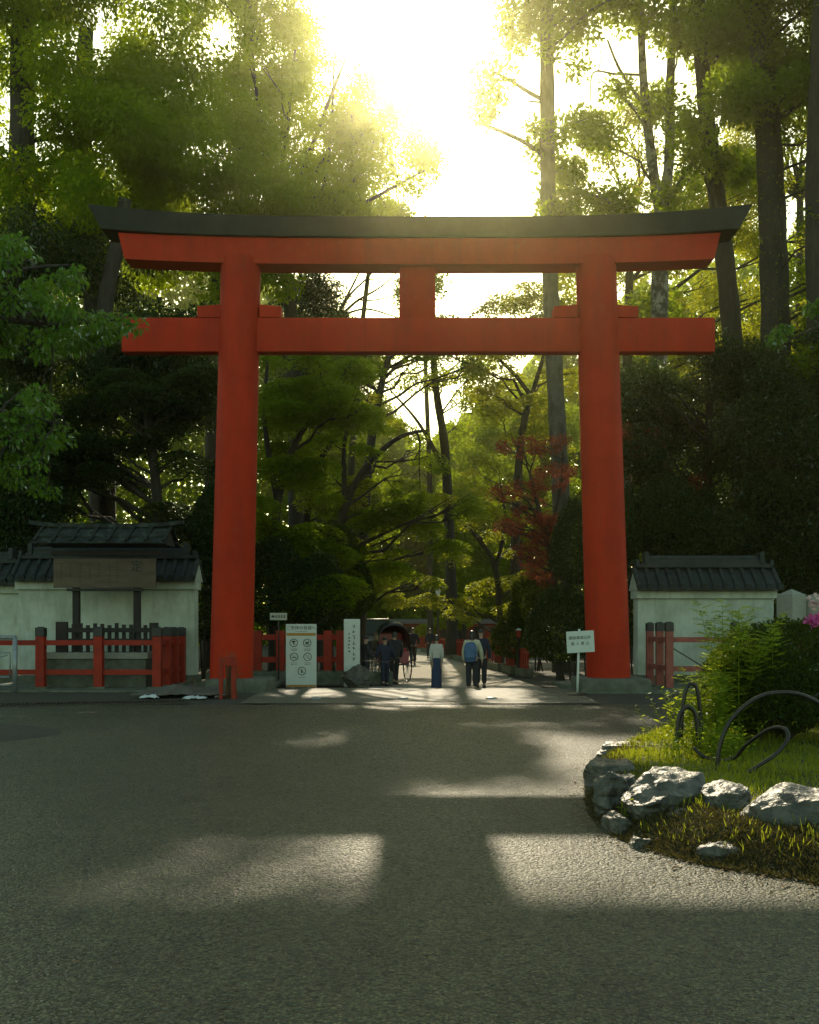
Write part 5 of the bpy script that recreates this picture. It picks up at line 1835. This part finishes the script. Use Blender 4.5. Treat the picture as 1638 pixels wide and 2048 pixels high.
tree('broadleaf_tree', 'tall leafy tree left of the open sky behind the fanning stems', 52, [([(470, 1340), (470, 900), (475, 500), (490, 200), (500, -60)], 0.42, 0.2)],
     [[(330, -220), (600, -220), (600, 10), (660, 110), (640, 230), (480, 300), (380, 200)], [(520, 250), (700, 210), (760, 330), (720, 430), (560, 430)]], 2.6, 'lf_camphor', 0.22, 'droop', cover=2.6, r=(0.7, 1.4), lai=1.0)
# ---- between the pillars
tree('maple_tree', 'dark layered maple just inside the left pillar', 34, [([(548, 1370), (545, 1150), (560, 980), (600, 870), (660, 800)], 0.20, 0.06), ([(555, 1000), (530, 850), (535, 720)], 0.12, 0.05)],
     [[(500, 720), (640, 700), (730, 720), (745, 800), (700, 900), (620, 960), (505, 960)], [(505, 980), (640, 960), (700, 1040), (680, 1200), (600, 1240), (505, 1230)]], 1.8, 'lf_broad', 0.13, 'spray', cover=3.6, r=(0.7, 1.3))
tree('maple_tree', 'maple with a yellow green lit bough behind the left pillar', 41, [([(600, 1370), (605, 1150), (625, 960), (680, 860), (720, 800)], 0.22, 0.06)],
     [[(560, 840), (760, 790), (800, 900), (800, 1000), (700, 1100), (560, 1000)], [(640, 1100), (760, 1060), (760, 1180), (640, 1240)]], 2.0, 'lf_yellow', 0.14, 'spray', cover=1.4, r=(0.5, 1.1), lai=0.8)
tree('broadleaf_tree', 'dark round crown seen between the two beams left of the strut', 52, [([(640, 1350), (640, 1000), (635, 800), (630, 640)], 0.35, 0.15)],
     [[(545, 545), (600, 530), (680, 545), (700, 600), (720, 700), (760, 760), (700, 860), (560, 820)]], 2.4, 'lf_dark', 0.17, 'tree', cover=2.6)
tree('bare_branched_tree', 'thin branched tree with bare twigs against the sky between the beams', 56, [([(600, 1350), (610, 1000), (640, 760), (665, 650)], 0.3, 0.16),
      ([(665, 650), (710, 605), (760, 575), (800, 540)], 0.10, 0.02), ([(668, 645), (700, 590), (740, 550), (775, 500)], 0.09, 0.02), ([(680, 632), (730, 618), (780, 630), (810, 640)], 0.07, 0.02),
      ([(665, 650), (690, 600), (720, 540), (745, 470)], 0.10, 0.02), ([(720, 600), (750, 600), (790, 590), (830, 570)], 0.05, 0.012), ([(730, 560), (760, 555), (790, 530)], 0.04, 0.012)],
     [[(560, 640), (680, 640), (760, 720), (720, 800), (580, 780)]], 2.0, 'lf_broad', 0.18, 'tree', cover=2.0)
tree('maple_tree', 'dark maple arching over the middle of the path from the left', 39, [([(655, 1345), (660, 1180), (680, 1050), (720, 950), (790, 880), (850, 860)], 0.24, 0.05), ([(690, 1010), (690, 880), (720, 790)], 0.12, 0.04)],
     [[(640, 880), (740, 830), (860, 840), (950, 880), (940, 1020), (860, 1100), (720, 1120), (640, 1060)], [(700, 1090), (900, 1080), (900, 1165), (720, 1180)], [(640, 700), (740, 700), (740, 860), (640, 880)]], 2.4, 'lf_broad', 0.13, 'spray', cover=2.3, r=(0.5, 1.1))
tree('broadleaf_tree', 'tall airy tree in the middle under the lower beam with sky showing through', 56, [([(905, 1310), (900, 1100), (890, 900), (870, 760), (860, 560)], 0.35, 0.14), ([(892, 950), (840, 850), (780, 780)], 0.14, 0.04)],
     [[(690, 690), (860, 680), (990, 710), (960, 860), (820, 880), (720, 860)], [(800, 535), (872, 535), (872, 645), (800, 645)]], 3.0, 'lf_broad', 0.2, 'tree', cover=2.0, r=(0.6, 1.2), lai=1.0)
tree('broadleaf_tree', 'tall crown added to shade the road showing only in the slits just under the black beam left of the strut', 53, [([(700, 1340), (700, 1000), (720, 700), (740, 520)], 0.24, 0.1)],  # crown strip added behind the beams to keep sun off the road
     [[(470, 440), (900, 448), (890, 528), (480, 528)], [(560, 455), (880, 455), (880, 515), (560, 515)], [(430, 405), (815, 405), (835, 470), (430, 470)]], 2.0, 'lf_broad', 0.22, 'tree', cover=4.2, r=(0.6, 1.0), lai=1.3, limbs=False)
tree('broadleaf_tree', 'far tall crown added to shade the road hidden behind the middle of the beams', 70, [([(860, 1330), (860, 1000), (850, 700), (850, 520)], 0.22, 0.1)],  # unseen second strip of leaves, added farther back to shade the road
     [[(640, 450), (920, 450), (910, 525), (640, 525)]], 2.0, 'lf_broad', 0.26, 'tree', cover=4.0, r=(0.8, 1.2), lai=1.3, limbs=False)
tree('broadleaf_tree', 'dark leafy tree over the path behind the strut and the lower beam', 46, [([(720, 1340), (725, 1100), (740, 900), (770, 740), (800, 660)], 0.3, 0.1)],
     [[(650, 690), (760, 640), (960, 640), (1000, 700), (940, 745), (720, 760), (640, 760)], [(800, 540), (872, 540), (872, 650), (800, 650)]], 2.2, 'lf_broad', 0.19, 'tree', cover=3.0, r=(0.45, 0.95), lai=0.9)
tree('maple_tree', 'sunlit yellow green tree under the right half of the lower beam', 46, [([(1030, 1330), (1030, 1100), (1040, 900), (1060, 790)], 0.25, 0.14), ([(1060, 790), (1030, 750), (970, 690), (930, 640)], 0.12, 0.03), ([(1060, 800), (1090, 700), (1100, 620)], 0.12, 0.04)],
     [[(880, 640), (960, 570), (1150, 540), (1155, 900), (1060, 900), (980, 860), (870, 740)]], 2.4, 'lf_yellow', 0.17, 'spray', cover=2.2, r=(0.5, 1.1), lai=0.75)
tree('maple_tree', 'bright yellow green maple arching over the path on the right', 42, [([(1000, 1340), (998, 1200), (985, 1120), (940, 1060), (890, 1010)], 0.16, 0.05), ([(990, 1140), (1010, 1050), (1000, 960)], 0.10, 0.03)],
     [[(860, 960), (980, 920), (1040, 1000), (1010, 1100), (930, 1120), (880, 1060)], [(880, 1120), (1000, 1080), (1100, 1130), (1080, 1250), (960, 1260), (900, 1220)]], 2.0, 'lf_yellow', 0.13, 'spray', cover=1.7, r=(0.4, 0.9), lai=0.75)
tree('maple_tree', 'low yellow green maple boughs hanging over the far path', 58, [([(930, 1310), (925, 1220), (900, 1180), (830, 1170)], 0.14, 0.04)],
     [[(740, 1160), (900, 1150), (960, 1200), (960, 1240), (900, 1225), (850, 1205), (760, 1215)]], 2.0, 'lf_yellow', 0.15, 'spray', cover=2.0, r=(0.5, 0.9))
tree('red_maple_tree', 'red leaved maple just left of the right pillar', 33, [([(1120, 1375), (1115, 1200), (1085, 1050), (1060, 950)], 0.13, 0.05), ([(1095, 1080), (1120, 980), (1125, 900)], 0.07, 0.03)],
     [[(980, 960), (1060, 955), (1115, 1040), (1105, 1110), (1030, 1085), (980, 1060)], [(975, 885), (1060, 865), (1130, 860), (1135, 900), (1050, 915)], [(1060, 940), (1145, 930), (1145, 990), (1070, 1000)], [(1020, 1090), (1110, 1110), (1120, 1180), (1050, 1160)]], 1.1, 'lf_red', 0.09, 'tree', cover=2.0, r=(0.12, 0.42), lai=0.45, twig_r=0.02)
tree('red_maple_tree', 'red leaved maple showing right of the right pillar', 33, [([(1235, 1375), (1238, 1200), (1255, 1030), (1275, 930)], 0.12, 0.05)],
     [[(1230, 860), (1300, 855), (1335, 890), (1330, 960), (1260, 960), (1230, 920)], [(1290, 980), (1345, 980), (1345, 1000), (1290, 1000)], [(1385, 950), (1410, 950), (1405, 985), (1385, 985)]], 1.0, 'lf_red', 0.09, 'tree', cover=1.8, r=(0.15, 0.4), lai=0.6, twig_r=0.02)
tree('broadleaf_tree', 'shaded leafy tree closing the view far down the left of the path', 72, [([(700, 1320), (700, 1100), (705, 900)], 0.3, 0.12)],
     [[(600, 800), (760, 800), (800, 860), (800, 1120), (600, 1160)]], 3.0, 'lf_broad', 0.24, 'tree', cover=2.6, r=(0.9, 1.7), limbs=False)
tree('broadleaf_tree', 'shaded leafy tree closing the view far down the right of the path', 74, [([(1040, 1320), (1040, 1100), (1035, 900)], 0.3, 0.12)],
     [[(900, 850), (1150, 760), (1150, 1180), (960, 1200), (890, 1060)]], 3.0, 'lf_broad', 0.24, 'tree', cover=2.4, r=(0.9, 1.7), limbs=False)
# ---- right side
tree('broadleaf_tree', 'straight tall grey trunked tree right of the open sky with two bare limbs', 40, [([(1128, 1350), (1122, 1000), (1110, 760), (1100, 540), (1095, 320), (1094, 100), (1092, -160)], 0.37, 0.27),
      ([(1088, 312, 0), (1050, 285), (1000, 262), (950, 243)], 0.10, 0.05), ([(1086, 200), (1050, 180), (1020, 160), (985, 143)], 0.09, 0.04), ([(1088, 205), (1075, 204), (1055, 202)], 0.05, 0.03)],
     [[(985, -200), (1250, -200), (1260, 90), (1150, 150), (1080, 90), (990, 60)], [(930, 150), (1010, 140), (1040, 190), (1000, 250), (925, 240)], [(1050, 230), (1200, 220), (1220, 420), (1080, 440), (1060, 300)], [(1080, 380), (1200, 380), (1190, 440), (1070, 440)]], 2.2, 'lf_broad', 0.25, 'tree', 'bark_grey', cover=2.2, r=(0.5, 1.1), lai=0.8)
tree('broadleaf_tree', 'tree with pale patchy bark forking in two right of the right pillar', 42, [([(1318, 1360), (1318, 1100), (1316, 900), (1318, 700), (1320, 520), (1322, 430)], 0.42, 0.34),
      ([(1322, 440), (1305, 330), (1290, 200), (1283, 80), (1280, -120)], 0.24, 0.13), ([(1324, 440), (1338, 320), (1340, 180), (1345, 60), (1350, -120)], 0.24, 0.14), ([(1290, 215), (1240, 140), (1215, 80)], 0.08, 0.04), ([(1290, 150), (1230, 148), (1185, 148), (1183, 230)], 0.06, 0.02), ([(1298, 240), (1240, 190), (1195, 155)], 0.05, 0.02), ([(1338, 400), (1380, 330), (1420, 270)], 0.10, 0.05)],
     [[(1130, -200), (1440, -200), (1440, 60), (1300, 60), (1130, 60)], [(1120, 240), (1260, 160), (1290, 420), (1130, 440)], [(1290, 160), (1440, 200), (1440, 420), (1330, 440)], [(1240, 540), (1330, 540), (1420, 640), (1300, 700), (1240, 640)]], 2.6, 'lf_broad', 0.27, 'tree', 'bark_patchy', cover=1.9, r=(0.6, 1.2), lai=0.8)
tree('broadleaf_tree', 'tall trunk behind the right end of the black beam leaning slightly left upward', 39, [([(1500, 1360), (1488, 1000), (1470, 740), (1452, 540), (1432, 380), (1412, 220), (1398, 40), (1390, -140)], 0.46, 0.24)],
     [[(1340, -200), (1560, -200), (1560, 120), (1440, 160), (1340, 80)], [(1380, 260), (1480, 240), (1520, 380), (1440, 420), (1380, 380)]], 2.4, 'lf_broad', 0.24, 'tree', 'bark_dark', cover=2.2, r=(0.6, 1.2), lai=1.1)
tree('broadleaf_tree', 'massive trunk covered with creeper near the top right corner', 36, [([(1560, 1370), (1556, 1000), (1552, 700), (1545, 450), (1535, 250), (1520, 60), (1510, -140)], 0.58, 0.38)],
     [[(1420, -200), (1800, -200), (1800, 330), (1660, 420), (1560, 300), (1440, 180)], [(1580, 400), (1760, 380), (1780, 700), (1600, 640)]], 2.8, 'lf_broad', 0.18, 'tree', 'bark_dark', cover=2.5, ivy=(2, 24, 55))
tree('broadleaf_tree', 'dark trunk cut by the right edge of the photo', 33, [([(1648, 1370), (1645, 1000), (1636, 700), (1630, 400), (1640, 100), (1650, -160)], 0.36, 0.28)],
     [[(1590, 560), (1760, 500), (1800, 900), (1620, 860)], [(1600, -200), (1900, -200), (1900, 200), (1640, 200)]], 2.0, 'lf_broad', 0.15, 'tree', cover=2.6, r=(0.6, 1.2))
tree('broadleaf_tree', 'leafy pale green tree filling the gaps behind the right hand trunks', 56, [([(1250, 1330), (1250, 1000), (1255, 700), (1260, 520)], 0.4, 0.2)],
     [[(1120, 250), (1300, 200), (1440, 320), (1640, 420), (1700, 620), (1640, 760), (1250, 760), (1120, 620)]], 3.0, 'lf_yellow', 0.22, 'tree', cover=1.5, r=(0.9, 1.7), lai=0.95)
tree('broadleaf_tree', 'yellow green young tree behind the trunks at the upper right', 60, [([(1590, 1330), (1590, 900), (1600, 600), (1600, 400)], 0.4, 0.2)],
     [[(1420, 100), (1800, 60), (1800, 500), (1640, 640), (1480, 560)]], 3.0, 'lf_yellow', 0.22, 'tree', cover=1.4, r=(0.9, 1.7), lai=0.95)
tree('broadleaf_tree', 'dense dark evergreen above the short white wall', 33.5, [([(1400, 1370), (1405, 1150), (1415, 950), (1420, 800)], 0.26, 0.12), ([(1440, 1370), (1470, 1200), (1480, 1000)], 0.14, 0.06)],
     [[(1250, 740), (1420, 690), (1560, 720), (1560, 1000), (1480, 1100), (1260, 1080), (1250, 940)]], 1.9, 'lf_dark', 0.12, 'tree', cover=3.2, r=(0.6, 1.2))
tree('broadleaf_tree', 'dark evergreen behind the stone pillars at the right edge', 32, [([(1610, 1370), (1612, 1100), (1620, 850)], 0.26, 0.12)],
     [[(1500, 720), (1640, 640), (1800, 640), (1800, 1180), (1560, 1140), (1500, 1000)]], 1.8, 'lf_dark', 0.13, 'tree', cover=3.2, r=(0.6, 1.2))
# ---- nearer boughs
tree('cherry_tree', 'fresh green leafy boughs reaching in from the left edge', 14.5, [([(-330, 1470), (-320, 1100), (-280, 850), (-230, 700)], 0.20, 0.12), ([(-230, 720), (-120, 640), (20, 640), (110, 650), (230, 640)], 0.09, 0.012), ([(-280, 850), (-100, 800), (20, 830), (140, 850)], 0.07, 0.012), ([(-230, 700), (-100, 580), (40, 540), (140, 530)], 0.07, 0.012)],
     [[(-160, 500), (20, 480), (90, 520), (160, 540), (140, 600), (285, 640), (268, 662), (160, 700), (60, 720), (-160, 740)], [(-160, 790), (30, 770), (140, 840), (205, 850), (120, 900), (60, 920), (-160, 900)], [(-160, 900), (40, 900), (110, 960), (140, 1000), (40, 980), (-160, 1000)]], 1.1, 'lf_fresh', 0.105, 'droop', cover=2.4, r=(0.14, 0.32), lai=0.7, twig_r=0.012, free=True)
tree('cherry_tree', 'thin light green bough hanging in at the right edge beside the lower beam', 16, [([(1960, 1470), (1950, 1000), (1880, 700), (1800, 600)], 0.14, 0.07), ([(1800, 600), (1700, 640), (1620, 660), (1550, 700)], 0.04, 0.008), ([(1880, 700), (1720, 560), (1640, 560)], 0.04, 0.01)],
     [[(1535, 690), (1560, 660), (1600, 650), (1570, 710)], [(1600, 590), (1700, 560), (1760, 680), (1630, 650)]], 0.5, 'lf_fresh', 0.11, 'droop', cover=1.8, r=(0.12, 0.25), lai=1.0, twig_r=0.01, free=True)

# ---- undergrowth beside the path
def bush_px(label, lumps, Y, leaf, m, seed, group='bushes beside the path', name='bush'):
    out = []
    for px, py, rpx, rpy in lumps:
        s = F / Y
        r1, r2 = rpx / s, rpy / s
        z = EYE - (py - HY) / s
        out.append((sx_at(px, Y), Y, z, r1, min(r1, 1.3), r2, 5.0 * PI * r1 * r2 / (0.25 * leaf * leaf)))
    return shrub(name, label, 'bush', out, leaf, M[m], group, seed)
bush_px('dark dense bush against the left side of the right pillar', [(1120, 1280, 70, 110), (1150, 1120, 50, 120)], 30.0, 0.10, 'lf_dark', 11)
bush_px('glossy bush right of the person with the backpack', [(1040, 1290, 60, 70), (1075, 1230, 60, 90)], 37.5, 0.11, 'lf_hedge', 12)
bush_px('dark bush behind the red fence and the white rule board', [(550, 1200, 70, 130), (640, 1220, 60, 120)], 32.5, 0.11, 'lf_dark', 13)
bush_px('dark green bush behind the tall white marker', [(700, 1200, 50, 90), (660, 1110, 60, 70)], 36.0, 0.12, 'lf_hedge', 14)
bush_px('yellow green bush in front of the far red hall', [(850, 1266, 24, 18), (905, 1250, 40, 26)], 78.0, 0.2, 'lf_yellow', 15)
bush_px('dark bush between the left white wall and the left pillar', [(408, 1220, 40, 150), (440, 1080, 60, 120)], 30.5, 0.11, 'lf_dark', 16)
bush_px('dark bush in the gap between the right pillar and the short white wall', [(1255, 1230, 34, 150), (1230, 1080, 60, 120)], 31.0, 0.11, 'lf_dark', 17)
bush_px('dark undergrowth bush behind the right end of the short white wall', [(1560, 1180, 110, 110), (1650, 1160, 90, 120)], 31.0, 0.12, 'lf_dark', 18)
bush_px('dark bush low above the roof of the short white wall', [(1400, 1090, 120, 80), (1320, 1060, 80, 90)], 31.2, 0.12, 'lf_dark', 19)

# far-off wood behind everything, one mass
n = 240000
px = rng.uniform(-250, 1900, n)
topx = np.interp(px, [-500, 300, 560, 700, 830, 960, 1150, 1400, 1700, 2150], [250, 330, 560, 780, 900, 800, 620, 540, 430, 330])
topx = topx + np.array([60 * noise.noise(Vector((float(a) * 0.012, 1.0, 0.0))) + 30 * noise.noise(Vector((float(a) * 0.04, 5.0, 0.0))) for a in px])
u = rng.random(n) ** 0.9
py = topx + (1290 - topx) * u
Yw = rng.uniform(100, 118, n)
P = np.stack([(px - HX) / F * Yw, Yw, EYE - (py - HY) / F * Yw], 1)
P[:, 1] += 4 * np.array([noise.noise(Vector((float(a) * .2, float(b) * .2, 2.0))) for a, b in zip(P[:, 0], P[:, 2])])
k = open_sky(P, 'leaf', 10.0)
P = P[k]
V_, F_ = kites(P, rand_dir(len(P)), rand_dir(len(P), .4), rng.uniform(.5, 1.0, len(P)), rng.uniform(.35, .6, len(P)), 0.1)
tag(raw('far_wood', V_, F_, M['lf_broad']), kind='stuff')

# ------------------------------------------------------------------ thin scattering volume added for the lens glare round the sun
GLARE_DENSITY = 0.00056
if GLARE_DENSITY > 0:
    hz = MB().box((0, 70, 24), (340, 300, 54)).build('glare_haze', None)
    hm = bpy.data.materials.new('glare_volume')
    hm.use_nodes = True
    hn, hl2 = hm.node_tree.nodes, hm.node_tree.links
    hn.clear()
    ho = hn.new('ShaderNodeOutputMaterial')
    pv = hn.new('ShaderNodeVolumePrincipled')
    pv.inputs['Density'].default_value = GLARE_DENSITY
    pv.inputs['Color'].default_value = (0.97, 0.93, 0.50, 1)
    pv.inputs['Anisotropy'].default_value = 0.935
    hl2.new(pv.outputs[0], ho.inputs['Volume'])
    hz.data.materials.append(hm)
    tag(hz, kind='stuff')
